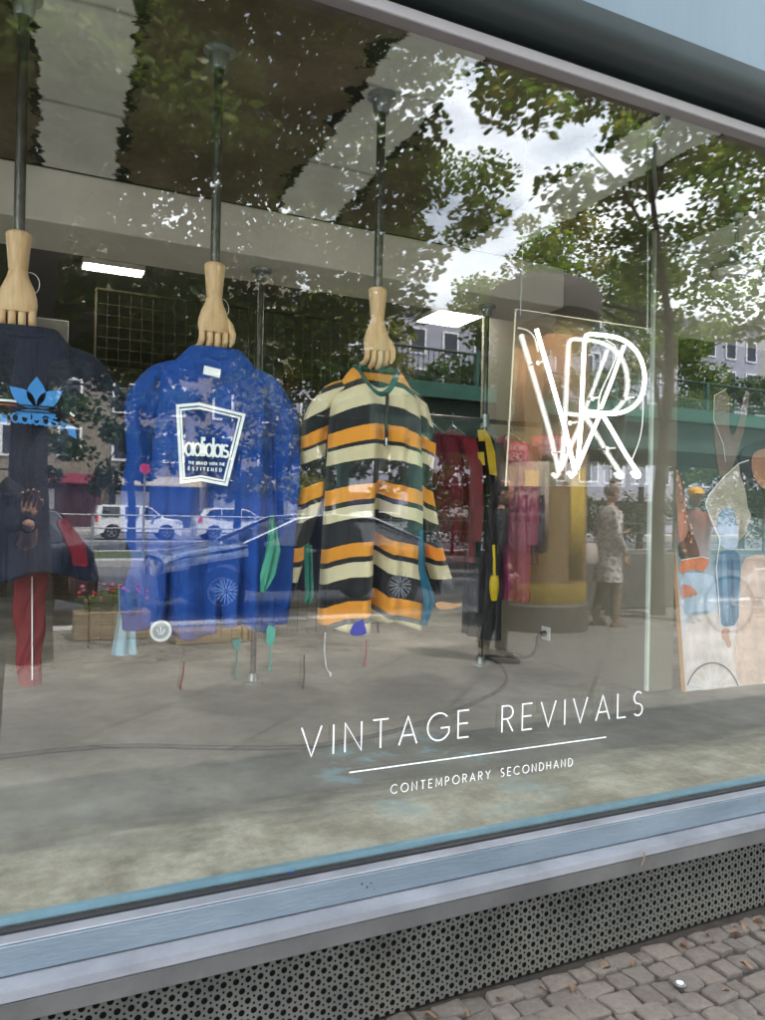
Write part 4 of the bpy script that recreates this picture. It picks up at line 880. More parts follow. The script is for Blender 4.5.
# woman with a patterned coat
def walker(label, X, Y, face, H, coat, trs, skm, hm, style, arm=True, shoes=None, coatlen=.55):
    p = thing('person', label, 'person', (X,-Y,0)); s = H/1.72; f = Vector(face).normalized(); ang = math.atan2(f.y, f.x)-pi/2; p.rotation_euler = (0,0,ang); p.scale = (s,s,s)
    k = Sk(); sp_ = k.chain([(0,0,.92),(0,0,1.10),(0,.01,1.28),(0,.01,1.40),(0,.02,1.47),(0,.03,1.53)], [.12,.11,.12,.09,.05,.047])
    k.chain([(-.08,0,.86),(-.085,.06,.48),(-.085,.05,.08),(-.085,.13,.04),(-.09,.18,.03)], [.09,.058,.042,.038,.028], sp_[0])
    k.chain([(.08,0,.86),(.085,-.02,.48),(.085,-.12,.09),(.085,-.04,.04),(.09,.02,.03)], [.09,.058,.042,.038,.028], sp_[0])
    if arm: R_ = [(.16,.01,1.38),(.22,-.03,1.12),(.16,.20,1.13),(.14,.24,1.14)]
    else: R_ = [(.16,.01,1.38),(.21,-.04,1.12),(.20,.02,.90),(.20,.03,.86)]
    k.chain(R_, [.055,.042,.030,.025], sp_[3]); k.chain([(-.16,.01,1.38),(-.21,-.02,1.12),(-.19,.10,.93),(-.18,.13,.89)], [.055,.042,.030,.025], sp_[3])
    if arm: k.hand(R_[3], (-.2,1,.1), (0,.1,1), .6, -1)
    else: k.hand(R_[3], (0,.1,-1), (-1,0,0), .4, -1)
    k.hand((-.18,.13,.89), (0,.2,-1), (1,0,0), .4, 1)
    skin('body', k.p, k.e, k.r, skm, p, k.roots)
    loft_cloth('coat', p, [((0,0,1.0-coatlen),.19,.17),((0,0,.85),.175,.15),((0,0,1.08),.15,.125),((0,.005,1.28),.17,.13),((0,.01,1.39),.175,.105),((0,.01,1.44),.12,.08),((0,.02,1.475),.06,.058)], coat, fold=.03, seed=X)
    for s_, pp in ((1, R_), (-1, [(-.16,.01,1.38),(-.21,-.02,1.12),(-.19,.10,.93)])):
        MB().tube([(s_*.10,.01,1.40)]+[Vector(q) for q in pp[:3]][:2]+[Vector(pp[1]).lerp(Vector(pp[2]), .85)], [.06,.068,.056,.045], 16).build('coat_sleeve', coat, p, smooth=70)
    MB().tube([(-.08,0,.9),(-.085,.06,.48),(-.085,.05,.1)], [.095,.072,.055], 16).build('trouser_leg', trs, p, smooth=70)
    MB().tube([(.08,0,.9),(.085,-.02,.48),(.085,-.12,.11)], [.095,.072,.055], 16).build('trouser_leg', trs, p, smooth=70)
    for x_, y_ in ((-.085,.11),(.085,-.06)): MB().rings([[Vector((x_+a*cos(2*pi*j/18), y_+b_*sin(2*pi*j/18), z)) for j in range(18)] for z, a, b_ in ((.0,.042,.125),(.03,.046,.128),(.07,.038,.07),(.10,.036,.05))]).build('shoe', shoes or m_black, p)
    head(p, (0,.045,1.625), (0,1,0), skm, hm, style, -.15); return p
t = T('patterned coat cloth'); ob = t.obj(); t.set('Base Color', t.ramp(t.noise(ob, 26, 4, .7), [(.42,(.10,.085,.08)), (.5,(.42,.38,.36)), (.62,(.66,.62,.58))])); t.set('Roughness', .9); m_pat = t.m
wm_ = walker('woman in a patterned knee length coat looking at her phone by the advertising column', 6.72,5.58,(1,.15,0),1.76,m_pat,mat('olive trousers', (.20,.15,.09), .9),m_skin2,m_ghair,'bun',shoes=mat('brown boot', (.18,.12,.08), .7),coatlen=.45)
hb = thing('phone', 'small phone held out by the woman in the patterned coat', 'phone', (6.72+.33,-5.53-.16,1.20)); MB().box((0,0,0),(.14,.07,.009),bev=.003).build('case', m_black, hb)
hg = MB(); rg = [[Vector((a*cos(2*pi*j/20), b_*sin(2*pi*j/20), z)) for j in range(20)] for z, a, b_ in ((0,.13,.06),(.04,.16,.08),(.2,.14,.06),(.26,.12,.03))]
hbg = thing('handbag', 'pale shoulder bag hanging behind the woman in the patterned coat', 'bag', (6.42,-5.60,.78)); hg.rings(rg).build('pouch', mat('pale bag cloth', (.42,.36,.33), .8), hbg, smooth=60); MB().tube([(-.1,0,.25),(.0,0,.55),(.12,.0,.60),(.1,0,.25)], .008, 6).build('strap', m_black, hbg)
man = walker('person in a rust red jacket and yellow cap beside the street tree', 8.15,5.55,(-.3,1,0),1.74,mat('rust red cloth', (.26,.085,.06), .9, 0, 8, .2),mat('brown trousers', (.10,.07,.055), .9),m_skin,m_hair,'cap',arm=False,coatlen=.12)
MB().ell((0,.03,1.70),(.098,.11,.075),20,10).ell((0,.13,1.685),(.075,.07,.012),16,6).build('cap', mat('mustard knit', (.85,.42,.02), .9, 0, 60, .1), man, smooth=70)
walker('passer-by dressed in black beside the rack pole reflection, walking', 4.05,4.1,(.8,.5,0),1.66,mat('black coat cloth', (.008,.008,.009), .9),mat('black trousers', (.008,.008,.009), .9),m_skin,m_hair,'long',arm=False,coatlen=.3)

# ---- cars
m_tyre = mat('tyre rubber', (.015,.015,.016), .85); m_rim = mat('alloy rim', (.42,.43,.45), .3, .8, 20, .05)
m_glz = mat('car glass', (.012,.015,.017), .04, 0, 3, .05, spec=.8); m_hl = mat('headlamp lens', (.55,.58,.60), .08, .3); m_tl = mat('tail lamp lens', (.70,.012,.016), .12, 0, 20, .1, coat=.6)
m_plate = mat('number plate', (.7,.7,.68), .4); m_chr = mat('chrome', (.65,.66,.68), .12, 1)
def car(name, label, loc, rz, top, bot, belt, roof, wd, glass, fw, rw, paint, hl, tl, wr=.32, shields=(), tops=None):
    root = thing(name, label, 'car', loc, rz, 'vehicles in the mirrored street')
    def yy(x, z, w_):
        return w_*(1-.24*max(0, min(1, (z-belt)/(roof-belt)))-.05*max(0, (.45-z)/.3))*(1-.10*max(0, (abs(x)/(max(abs(top[0][0]), abs(top[-1][0]))))-.72)/.28)
    ol = [Vector(p) for p in top]; low = [Vector(p) for p in bot]
    def arch(cx_): return [Vector((cx_+(wr+.05)*cos(a), wr+(wr+.05)*sin(a))) for a in [R(180*i/12) for i in range(13)]]
    fine = []
    for a, b_ in zip(ol, ol[1:]):
        n = max(1, int((b_-a).length/.12)); fine += [a.lerp(b_, i/n) for i in range(n)]
    fine.append(ol[-1])
    under = [Vector((ol[-1].x-.02, .20))]
    for cx_ in sorted((fw, rw), reverse=False) if ol[-1].x < ol[0].x else sorted((fw, rw), reverse=True): 
        aa = arch(cx_); aa = list(reversed(aa)) if ol[-1].x < ol[0].x else aa; aa = [Vector((v.x, max(v.y, .20))) for v in aa]; under += aa
    under.append(Vector((ol[0].x*.99, .20)))
    out = fine+under; cen = Vector((0, .7)); lat = [(-1,.955),(-.985,.985),(-.93,.997),(-.6,1),(0,1.004),(.6,1),(.93,.997),(.985,.985),(1,.955)]
    mb = MB(); rg = []
    for l, k_ in lat:
        rg.append([Vector((cen.x+(p.x-cen.x)*k_, 0, cen.y+(p.y-cen.y)*k_)) for p in out])
        for q, p in zip(rg[-1], out): q.y = yy(p.x, p.y, wd/2)*l
    mb.rings(rg); mb.build('body', paint, root, smooth=28)
    for s_ in (-1, 1):
        for pg in glass:
            pts = [Vector(p) for p in pg]; vs = [Vector((p.x, s_*(yy(p.x, p.y, wd/2)*1.0+.006), p.y)) for p in pts]; vi = [v-Vector((0,s_*.02,0)) for v in vs]
            n = len(pts); MB().add(vs+vi, [tuple(range(n)), tuple(reversed(range(n,2*n)))]+[(i,(i+1) % n,(i+1) % n+n,i+n) for i in range(n)]).build('side_window', m_glz, root, smooth=None)
        for nm, pg, mm in [('headlight', hl, m_hl), ('tail_light', tl, m_tl)]:
            pts = [Vector(p) for p in pg]; n = len(pts); vs = [Vector((p.x, s_*(yy(p.x, p.y, wd/2)+.008), p.y)) for p in pts]; dx_ = 1 if pts[0].x > 0 else -1
            vi = [Vector((p.x+dx_*.012, s_*(yy(p.x, p.y, wd/2)*.72), p.y)) for p in pts]
            MB().add(vs+vi, [tuple(range(n)), tuple(reversed(range(n,2*n)))]+[(i,(i+1) % n,(i+1) % n+n,i+n) for i in range(n)]).build(nm, mm, root, smooth=None)
        for cx_ in (fw, rw):
            wy = s_*(wd/2-.12)
            wb = MB(); prof = [(wr*.60,-.10),(wr*.92,-.105),(wr,-.08),(wr,.08),(wr*.92,.105),(wr*.62,.10),(wr*.60,.07)]
            wb.rings([[Vector((cx_+r_*cos(2*pi*j/32), wy+h_*s_, wr+r_*sin(2*pi*j/32))) for j in range(32)] for r_, h_ in prof], caps=True); wo = wb.build('wheel', m_tyre, root)
            rb_ = MB(); rb_.rings([[Vector((cx_+r_*cos(2*pi*j/32), wy+h_*s_, wr+r_*sin(2*pi*j/32))) for j in range(32)] for r_, h_ in ((wr*.60,.085),(wr*.60,.10),(wr*.53,.10),(wr*.52,.085))], caps=False)
            for q in range(5):
                a = 2*pi*q/5+.3; rb_.box((cx_+wr*.3*cos(a), wy+s_*.088, wr+wr*.3*sin(a)),(wr*.52,.02,.05), Matrix.Rotation(-a, 3, 'Y'))
            rb_.cyl((cx_, wy+s_*.07, wr),(cx_, wy+s_*.105, wr), .05, n=16); rb_.build('rim', m_rim, wo, smooth=30)
    for (a, b_, w2, nm) in shields:
        a, b_ = Vector(a), Vector(b_); nrm = Vector(((a-b_).y, -(a-b_).x)).normalized()
        if nrm.y < 0: nrm = -nrm
        vs = []
        for p in (a, b_):
            for s_ in (-1, 1): vs.append(Vector((p.x+nrm.x*.012, s_*yy(p.x, p.y, wd/2)*w2, p.y+nrm.y*.012)))
        vi = [v-Vector((nrm.x*.02,0,nrm.y*.02)) for v in vs]
        MB().add(vs+vi, [(0,1,3,2),(4,6,7,5),(0,2,6,4),(1,5,7,3),(0,4,5,1),(2,3,7,6)]).build(nm, m_glz, root, smooth=None)
    fx = max(ol[0].x, ol[-1].x); bx = min(ol[0].x, ol[-1].x)
    for x_, nm in ((fx+.003,'number_plate'), (bx-.003,'number_plate')): MB().box((x_,0,.50),(.012,.5,.11),bev=.003).build(nm, m_plate, root)
    for s_ in (-1, 1):
        mx_ = glass[0][0][0]-.12 if glass else .6
        MB().ell((fw-.62, s_*(wd/2+.07), belt+.05),(.07,.10,.065),12,8).cyl((fw-.62, s_*(wd/2-.05), belt+.0),(fw-.62, s_*(wd/2+.03), belt+.03),.018,n=8).build('mirror', paint, root, smooth=60)
        MB().box((0, s_*(wd/2*.995+.004), .36),(abs(fw-rw)-2*wr-.2,.02,.06),bev=.006).build('side_trim', m_black, root)
    return root
paint_b = mat('black car paint', (.006,.008,.012), .12, 0, 30, .05, spec=.8, coat=1); paint_w = mat('white car paint', (.74,.75,.77), .18, 0, 30, .02, coat=.8)
paint_d = mat('dark car paint', (.010,.012,.018), .10, .0, 30, .05, coat=1)
# estate / hatchback, rear to the right
hatch_top = [(2.05,.35),(2.08,.62),(2.0,.80),(1.2,.98),(.55,1.38),(.1,1.50),(-1.2,1.49),(-1.62,1.42),(-1.92,1.05),(-2.05,.90),(-2.12,.60),(-2.10,.35)]
car('parked_hatchback', 'dark hatchback with red tail lamps parked at the far left of the mirrored street', (-1.15,-9.3,-.12), pi, hatch_top, [], .95, 1.50, 1.78, [[(.95,.98),(.45,1.36),(.02,1.42),(.0,.98)],[(-.06,.98),(-.06,1.43),(-.95,1.42),(-.95,.98)],[(-1.02,.98),(-1.02,1.41),(-1.45,1.36),(-1.70,1.05)]], 1.30, -1.28, paint_b, [(2.0,.62),(1.99,.76),(1.7,.80),(1.75,.66)], [(-1.98,.72),(-1.94,1.02),(-1.70,1.34),(-1.60,1.30),(-1.74,.98),(-1.80,.75)], .32,
    [((1.15,1.0),(.58,1.36),.86,'windscreen'), ((-1.66,1.38),(-1.90,1.06),.80,'rear_window')])
MB().tube([(1.5-2.4,.6,1.50),(-.2,.62,1.53),(.4,.6,1.45)], .015, 8).build('roof_rail', m_chr, bpy.data.objects['parked_hatchback'])
sed_top = [(2.22,.32),(2.26,.55),(2.18,.74),(1.9,.84),(1.05,.98),(.25,1.34),(-.3,1.41),(-1.0,1.38),(-1.85,1.06),(-2.1,1.02),(-2.22,.85),(-2.26,.55),(-2.22,.32)]
car('parked_sedan', 'dark sedan parked behind the hatchback, sky glare painted into its bonnet', (3.98,-9.6,-.12), pi, sed_top, [], .93, 1.41, 1.84, [[(.80,.99),(.18,1.31),(-.28,1.35),(-.28,.97)],[(-.34,.97),(-.34,1.35),(-.98,1.32),(-1.45,1.08),(-1.2,.99)]], 1.38, -1.38, paint_d, [(2.20,.60),(2.14,.74),(1.75,.82),(1.85,.66)], [(-2.20,.70),(-2.16,.92),(-1.85,.97),(-1.9,.82)], .34,
    [((1.0,1.0),(.29,1.325),.88,'windscreen'), ((-1.05,1.365),(-1.80,1.085),.84,'rear_window')])
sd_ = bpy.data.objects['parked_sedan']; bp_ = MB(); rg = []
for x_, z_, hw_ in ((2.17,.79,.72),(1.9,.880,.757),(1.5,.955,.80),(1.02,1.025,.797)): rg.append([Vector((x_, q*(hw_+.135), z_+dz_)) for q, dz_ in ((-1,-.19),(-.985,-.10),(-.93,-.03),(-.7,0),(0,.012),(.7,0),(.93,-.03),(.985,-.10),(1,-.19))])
bo_ = bp_.rings(rg, caps=False, closed=False).build('bonnet', mat('bonnet sky glare', (.68,.75,.84), .25, .0, 30, .03, coat=1), sd_, smooth=60); bo_.modifiers.new('t', 'SOLIDIFY').thickness = .012  # dark car's bonnet coloured near white to stand for the sky's reflection
for s_ in (-1, 1): MB().tube([(1.06,s_*.80,1.01),(.25,s_*.735,1.365),(-.3,s_*.72,1.43),(-1.0,s_*.73,1.40),(-1.80,s_*.76,1.09)], .026, 8).build('roof_trim', m_chr, sd_)  # chrome trim, thickened to stand in for the windscreen's bright reflection
sv_top = [(2.12,.40),(2.16,.70),(2.08,.92),(1.85,1.00),(1.15,1.10),(.55,1.50),(.2,1.60),(-1.2,1.62),(-1.75,1.50),(-2.0,1.12),(-2.12,.95),(-2.15,.60),(-2.12,.40)]
car('parked_suv', 'white SUV on the far side of the mirrored street', (10.1,-36.8,-.12), 0, sv_top, [], 1.05, 1.62, 1.85, [[(1.05,1.10),(.55,1.46),(.15,1.54),(.12,1.08)],[(.05,1.08),(.08,1.54),(-.85,1.55),(-.85,1.10)],[(-.92,1.10),(-.92,1.55),(-1.45,1.48),(-1.7,1.18)]], 1.38, -1.32, paint_w, [(2.10,.78),(2.05,.90),(1.75,.96),(1.8,.82)], [(-2.08,.85),(-2.02,1.08),(-1.85,1.20),(-1.85,.95)], .36,
    [((1.10,1.12),(.60,1.48),.86,'windscreen'), ((-1.78,1.46),(-1.98,1.15),.8,'rear_window')])
pk_top = [(2.05,.40),(2.10,.70),(2.02,.94),(1.8,1.00),(1.15,1.08),(.65,1.52),(.35,1.64),(-1.55,1.66),(-1.80,1.60),(-1.88,1.10),(-1.95,.9),(-1.98,.60),(-1.95,.40)]
car('parked_van', 'white van with a boxy rear on the far side of the mirrored street', (5.2,-36.6,-.12), 0, pk_top, [], 1.05, 1.66, 1.80, [[(1.05,1.10),(.62,1.48),(.35,1.58),(.22,1.10)],[(.02,1.12),(.02,1.56),(-.60,1.56),(-.60,1.12)],[(-.85,1.12),(-.85,1.56),(-1.6,1.56),(-1.65,1.12)]], 1.32, -1.2, paint_w, [(2.03,.78),(1.98,.92),(1.7,.96),(1.75,.82)], [(-1.93,.85),(-1.90,1.15),(-1.80,1.15),(-1.82,.85)], .36,
    [((1.10,1.12),(.68,1.50),.86,'windscreen')])
car('parked_suv', 'white SUV farthest to the right on the far side of the mirrored street', (18.5,-36.8,-.12), 0, sv_top, [], 1.05, 1.62, 1.85, [[(1.05,1.10),(.55,1.46),(.15,1.54),(.12,1.08)],[(.05,1.08),(.08,1.54),(-.85,1.55),(-.85,1.10)]], 1.38, -1.32, paint_w, [(2.10,.78),(2.05,.90),(1.75,.96),(1.8,.82)], [(-2.08,.85),(-2.02,1.08),(-1.85,1.20),(-1.85,.95)], .36, [((1.10,1.12),(.60,1.48),.86,'windscreen')])
# ---- street railing in front of the median
m_rail = mat('galvanised railing', (.30,.31,.33), .5, .5, 8, .2)
for i in range(12):
    r_ = thing('street_railing', 'grey pedestrian railing bay, number %s from the left along the median' % ['one','two','three','four','five','six','seven','eight','nine','ten','eleven','twelve'][i], 'railing', (-6+i*2.6,-19.6,.03), 0, 'railing bays along the median')
    for z_ in (.45,.80,1.15): MB().cyl((0,0,z_),(2.6,0,z_),.022,n=8).build('rail', m_rail, r_)
    MB().cyl((0,0,0),(0,0,1.18),.03,n=10).build('post', m_rail, r_)
# ---- planter with flowers, wooden box
pb = thing('planter_box', 'wooden planter box with red and pink flowers on the pavement', 'planter', (.92,-6.6,0))
MB().box((0,0,.14),(.75,.35,.28),bev=.01).build('box', mat('weathered board', (.22,.16,.10), .85, 0, 4, .2, .2, stretch=(1,6,6)), pb)
def leafmesh(mb, c, r, n, size, rs, flat=.75, low=0):
    for _ in range(n):
        d = Vector((rs.gauss(0,1), rs.gauss(0,1), rs.gauss(0,1))).normalized(); p = Vector(c)+Vector((d.x*r[0], d.y*r[1], d.z*r[2]))*rs.random()**.45
        nrm = Vector((rs.gauss(0,.7), rs.gauss(0,.7), 1)).normalized(); a = nrm.orthogonal().normalized(); a = (Quaternion(nrm, rs.uniform(0, 6.28)) @ a); b_ = nrm.cross(a); L = size*rs.uniform(.6,1.25)
        sh = [(0,-.5),(.38,-.25),(.42,.08),(.0,.62),(-.42,.08),(-.38,-.25)]
        k = len(mb.v); mb.v += [tuple(p+a*(u*L)+b_*(v*L)+nrm*(-.25*L*abs(u))) for u, v in sh]; mb.f.append((k,k+1,k+2,k+3)); mb.f.append((k,k+3,k+4,k+5))
def leaf_mat(name, stops, tr=.35):
    m = bpy.data.materials.new(name); m.use_nodes = True; t_ = m.node_tree; b_ = t_.nodes['Principled BSDF']; out = t_.nodes['Material Output']
    g_ = t_.nodes.new('ShaderNodeNewGeometry'); r_ = t_.nodes.new('ShaderNodeValToRGB'); cr_ = r_.color_ramp
    cr_.elements[0].position = stops[0][0]; cr_.elements[0].color = (*stops[0][1],1); cr_.elements[1].position = stops[-1][0]; cr_.elements[1].color = (*stops[-1][1],1)
    for p, c_ in stops[1:-1]: e_ = cr_.elements.new(p); e_.color = (*c_,1)
    t_.links.new(g_.outputs['Random Per Island'], r_.inputs[0]); t_.links.new(r_.outputs[0], b_.inputs['Base Color']); b_.inputs['Roughness'].default_value = .45
    tl = t_.nodes.new('ShaderNodeBsdfTranslucent'); mxs = t_.nodes.new('ShaderNodeMixShader'); mxs.inputs[0].default_value = tr
    hs = t_.nodes.new('ShaderNodeHueSaturation'); hs.inputs['Value'].default_value = 2.3; t_.links.new(r_.outputs[0], hs.inputs['Color']); t_.links.new(hs.outputs[0], tl.inputs[0])
    t_.links.new(b_.outputs[0], mxs.inputs[1]); t_.links.new(tl.outputs[0], mxs.inputs[2]); t_.links.new(mxs.outputs[0], out.inputs[0]); return m
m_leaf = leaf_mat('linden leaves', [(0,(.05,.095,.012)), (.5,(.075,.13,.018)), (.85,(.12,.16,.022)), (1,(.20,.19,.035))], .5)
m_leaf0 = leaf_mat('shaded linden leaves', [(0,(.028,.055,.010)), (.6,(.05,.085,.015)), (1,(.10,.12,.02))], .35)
m_leaf2 = leaf_mat('dark leaves', [(0,(.02,.05,.012)), (1,(.05,.085,.02))]); m_leaf3 = leaf_mat('olive leaves', [(0,(.09,.11,.02)), (1,(.19,.17,.045))], .45)
m_bark = mat('bark', (.016,.013,.011), .95, 0, 5, .4, .9, 22, stretch=(3,3,.5))
rs = random.Random(5); f_ = MB(); leafmesh(f_, (0,0,.38), (.36,.16,.14), 260, .05, rs); f_.build('foliage', m_leaf, pb, smooth=None, recalc=False)
for c_, nm in (((.40,.015,.03),'red_flower'), ((.50,.16,.22),'pink_flower')):
    f_ = MB()
    for _ in range(12): f_.ell((rs.uniform(-.34,.34), rs.uniform(-.12,.12), rs.uniform(.40,.56)), (.025,.025,.018), 7, 4)
    f_.build(nm, mat(nm.replace('_',' '), c_, .7), pb)
tag(MB().box((1.85,-6.0,.07),(.8,.25,.14),bev=.01).build('timber_kerb', mat('pale timber', (.30,.22,.13), .85)), 'low wooden beam lying beside the planter box on the pavement', 'beam')
# ---- advertising column
m_post = mat('weathered posters', (.15,.085,.03), .75, 0, 2.2, .5, col2=(.27,.17,.06)); m_colcap = mat('column cap grey', (.06,.052,.042), .7); m_yelc = mat('yellow painted band', (.26,.175,.015), .6, 0, 5, .12)
ad = thing('advertising_column', 'round advertising column with posters and a yellow band near its foot', 'advertising column', (5.86,-5.85,0))
r_ = .56
MB().lathe([(.001,0),(r_+.04,0),(r_+.04,.30),(r_+.01,.33),(.001,.33)], n=48).build('base', mat('dark column base', (.09,.075,.06), .8), ad)
MB().lathe([(r_+.012,.332),(r_+.015,.34),(r_+.015,.56),(r_+.012,.57),(.01,.57)], n=48).build('yellow_band', m_yelc, ad)
MB().lathe([(.01,.572),(r_,.572),(r_,3.7),(.01,3.7)], n=48).build('shaft', m_post, ad)
MB().lathe([(.01,3.70),(r_+.02,3.70),(r_+.12,3.80),(r_+.14,4.02),(r_+.09,4.15),(.35,4.30),(.01,4.36)], n=48).build('cap', m_colcap, ad)
def cyl_patch(name, a0, a1, z0, z1, m, dr=.006, parent=None):
    n = 14; mb = MB(); rg = []
    for z_ in (z0, z1): rg.append([Vector(((r_+dr)*cos(R(a0+(a1-a0)*i/n)), (r_+dr)*sin(R(a0+(a1-a0)*i/n)), z_)) for i in range(n+1)])
    k = len(mb.v); mb.v += [tuple(p) for p in rg[0]+rg[1]]; mb.f += [(i,i+1,i+n+2,i+n+1) for i in range(n)]
    o = mb.build(name, m, parent or ad, smooth=80); s_ = o.modifiers.new('t', 'SOLIDIFY'); s_.thickness = .003; s_.offset = 0; return o
aim = math.degrees(math.atan2(5.85+1.89, -5.77)) ; aim = math.degrees(math.atan2(5.85-(-1.89)*-1, -5.77))
aim = math.degrees(math.atan2(1.0, -.72))     # bearing of the pane from the column
pst = cyl_patch('poster', aim-8, aim+62, .95, 2.0, mat('pale poster', (.36,.28,.21), .7, 0, 4, .2))
cyl_patch('poster', aim-66, aim-36, .62, 1.95, mat('yellow poster', (.38,.25,.015), .7, 0, 4, .15))
red = cyl_patch('poster', aim-40, aim+14, 2.02, 2.30, mat('red poster', (.45,.035,.03), .7, 0, 6, .15), .009)
cyl_patch('poster', aim-35, aim+30, 2.45, 3.5, mat('orange brown poster', (.36,.16,.06), .7, 0, 3, .35), .004)
cyl_patch('poster', aim+34, aim+75, 2.1, 3.4, mat('olive poster', (.20,.20,.08), .7, 0, 3, .35), .004)
def wrap_text(s, a0, deg, z, cap, wd, m, par):     # lettering bent round the column, reading left to right from outside
    mb = MB(); tw = text_w(s, .25, .5)*cap; n0 = len(mb.v); letters(mb, s, (0,0,0), AX, AZ, cap, wd, (0,-.003,0), gap=.25)
    k = R(deg)/tw; mb.v = [((r_+.012-v[1])*cos(R(a0)+v[0]*k), (r_+.012-v[1])*sin(R(a0)+v[0]*k), z+v[2]) for v in mb.v]
    mb.build('poster_lettering', m, par, smooth=None)
wrap_text('RADLER', aim-2, 50, 1.42, .17, .035, mat('brown poster ink', (.09,.05,.03), .7), pst)
wrap_text('NATURALLY', aim+4, 40, 1.66, .05, .010, mat('brown poster ink', (.09,.05,.03), .7), pst)
wrap_text('FEDERLEICHT', aim+2, 42, 1.30, .055, .010, mat('brown poster ink', (.09,.05,.03), .7), pst)
wrap_text('BERLIN', aim-36, 40, 2.20, .06, .012, mat('pink poster ink', (.75,.45,.42), .7), red)
wrap_text('VORSICHT', aim-38, 40, 2.07, .09, .016, mat('pink poster ink', (.75,.45,.42), .7), red)
# ---- bicycle
def bicycle(loc, rz, label):
    b_ = thing('bicycle', label, 'bicycle', loc, rz); R0 = .34
    for x_ in (-.52, .52):
        w_ = MB().tube([(x_+R0*cos(a), 0, R0+R0*sin(a)) for a in [2*pi*i/36 for i in range(36)]], .018, 8, loop=True).build('wheel', m_tyre, b_)
        MB().tube([(x_+(R0-.025)*cos(a), 0, R0+(R0-.025)*sin(a)) for a in [2*pi*i/36 for i in range(36)]], .008, 6, loop=True).build('rim', m_rim, w_)
        s_ = MB()
        for i in range(18): a = 2*pi*i/18; s_.cyl((x_,.015*(-1)**i,R0),(x_+(R0-.02)*cos(a),0,R0+(R0-.02)*sin(a)),.0016,n=4)
        s_.cyl((x_,-.04,R0),(x_,.04,R0),.02,n=10).build('spokes', m_rim, w_)
    fr = MB(); bb = Vector((-.08,0,.30)); st_ = Vector((-.18,0,.82)); hd = Vector((.36,0,.80)); hb_ = Vector((.39,0,.68))
    for a, c_ in ((bb,st_),(st_-Vector((-.01,0,.06)),hd),(bb,hb_),(hd+Vector((0,0,.04)),hb_)): fr.cyl(a,c_,.016,n=8)
    for s_ in (-1,1): fr.cyl(bb+Vector((0,s_*.03,0)),(-.52,s_*.05,.34),.009,n=6).cyl(st_+Vector((.01,s_*.02,-.08)),(-.52,s_*.05,.34),.008,n=6).cyl(hb_+Vector((0,s_*.04,0)),(.52,s_*.045,.34),.011,n=6)
    fr.build('frame', mat('pale bicycle paint', (.45,.47,.50), .3), b_)
    MB().ell((-.20,0,.90),(.13,.07,.03),14,8).cyl((-.18,0,.8),(-.19,0,.9),.012,n=8).build('saddle', m_black, b_)
    MB().tube([(.28,-.28,.98),(.36,-.20,1.0),(.36,0,.99),(.36,.20,1.0),(.28,.28,.98)], .012, 8).cyl((.36,0,.82),(.36,0,.99),.013,n=8).build('handlebar', m_black, b_)
    MB().cyl((-.08,-.03,.30),(-.08,-.05,.30),.09,n=20).tube([(-.08,-.06,.30),(.02,-.07,.17)], .008, 6).tube([(-.08,.06,.30),(-.18,.07,.43)], .008, 6).box((.02,-.11,.17),(.09,.08,.02)).box((-.18,.11,.43),(.09,.08,.02)).build('crank', m_black, b_)
    return b_
bicycle((8.3,-4.55,0), R(12), 'city bicycle with a basket standing on the pavement right of the person in the cap')
bk = MB().lathe([(.10,0),(.15,.22),(.155,.225)], n=20, caps=False); o_ = bk.build('basket', m_black, bpy.data.objects['bicycle'], loc=(.50,0,.80)); o_.modifiers.new('t','SOLIDIFY').thickness = .006
pp = rat(632,560,5.6); tag(MB().lathe([(.001,0),(.10,0),(.10,.9),(.095,1.28),(.06,1.32),(.001,1.33)], (0,0,0), 20).build('stone_bollard', mat('pale concrete', (.36,.34,.30), .9), loc=(7.55,-6.4,0)), 'pale concrete post standing right of the woman in the patterned coat', 'bollard')
tag(MB().box((7.6,-7.02,.42),(3.6,.25,.84),bev=.02).build('low_wall', mat('dark low wall', (.10,.095,.085), .9, 0, 4, .3)), 'low dark wall on the kerb side behind the woman in the patterned coat', 'wall')

# ---- viaduct with green railing
m_grn = mat('green steel paint', (.035,.13,.10), .5, .1, 4, .2); m_grn2 = mat('dark green steel', (.02,.055,.045), .6, .1, 4, .25)
vd = thing('viaduct', 'green steel railway viaduct running along the middle of the mirrored street', 'viaduct', (0,-14,0))
MB().box((37.2,-2.6,4.28),(59.6,5.2,.16)).build('deck', m_grn2, vd)
MB().box((37.2,.02,4.32),(59.6,.10,.36)).build('edge_girder', m_grn, vd)
MB().box((37.2,-.3,3.72),(59.6,.22,.82)).build('main_girder', m_grn2, vd)
MB().box((37.2,-4.9,3.72),(59.6,.22,.82)).build('main_girder', m_grn2, vd)
rl = MB(); rl.cyl((7.4,0,5.28),(67,0,5.28),.035,n=6).cyl((7.4,0,4.62),(67,0,4.62),.02,n=5)
for i in range(300): x_ = 7.45+i*.14; rl.box((x_,0,4.94),(.016,.016,.66))
rl.build('railing', m_grn2, vd, recalc=False)
for i in range(22): MB().box((7.45+i*2.6,.0,4.92),(.09,.09,.80)).build('railing_post', m_grn, vd)
for x_ in (8.6, 13.2, 22, 35): 
    for y_ in (-.3,-4.9): MB().box((x_,y_,1.65),(.28,.28,3.34)).box((x_,y_,.1),(.5,.5,.3)).box((x_,y_,3.22),(.6,.4,.16)).build('column', m_grn, vd)
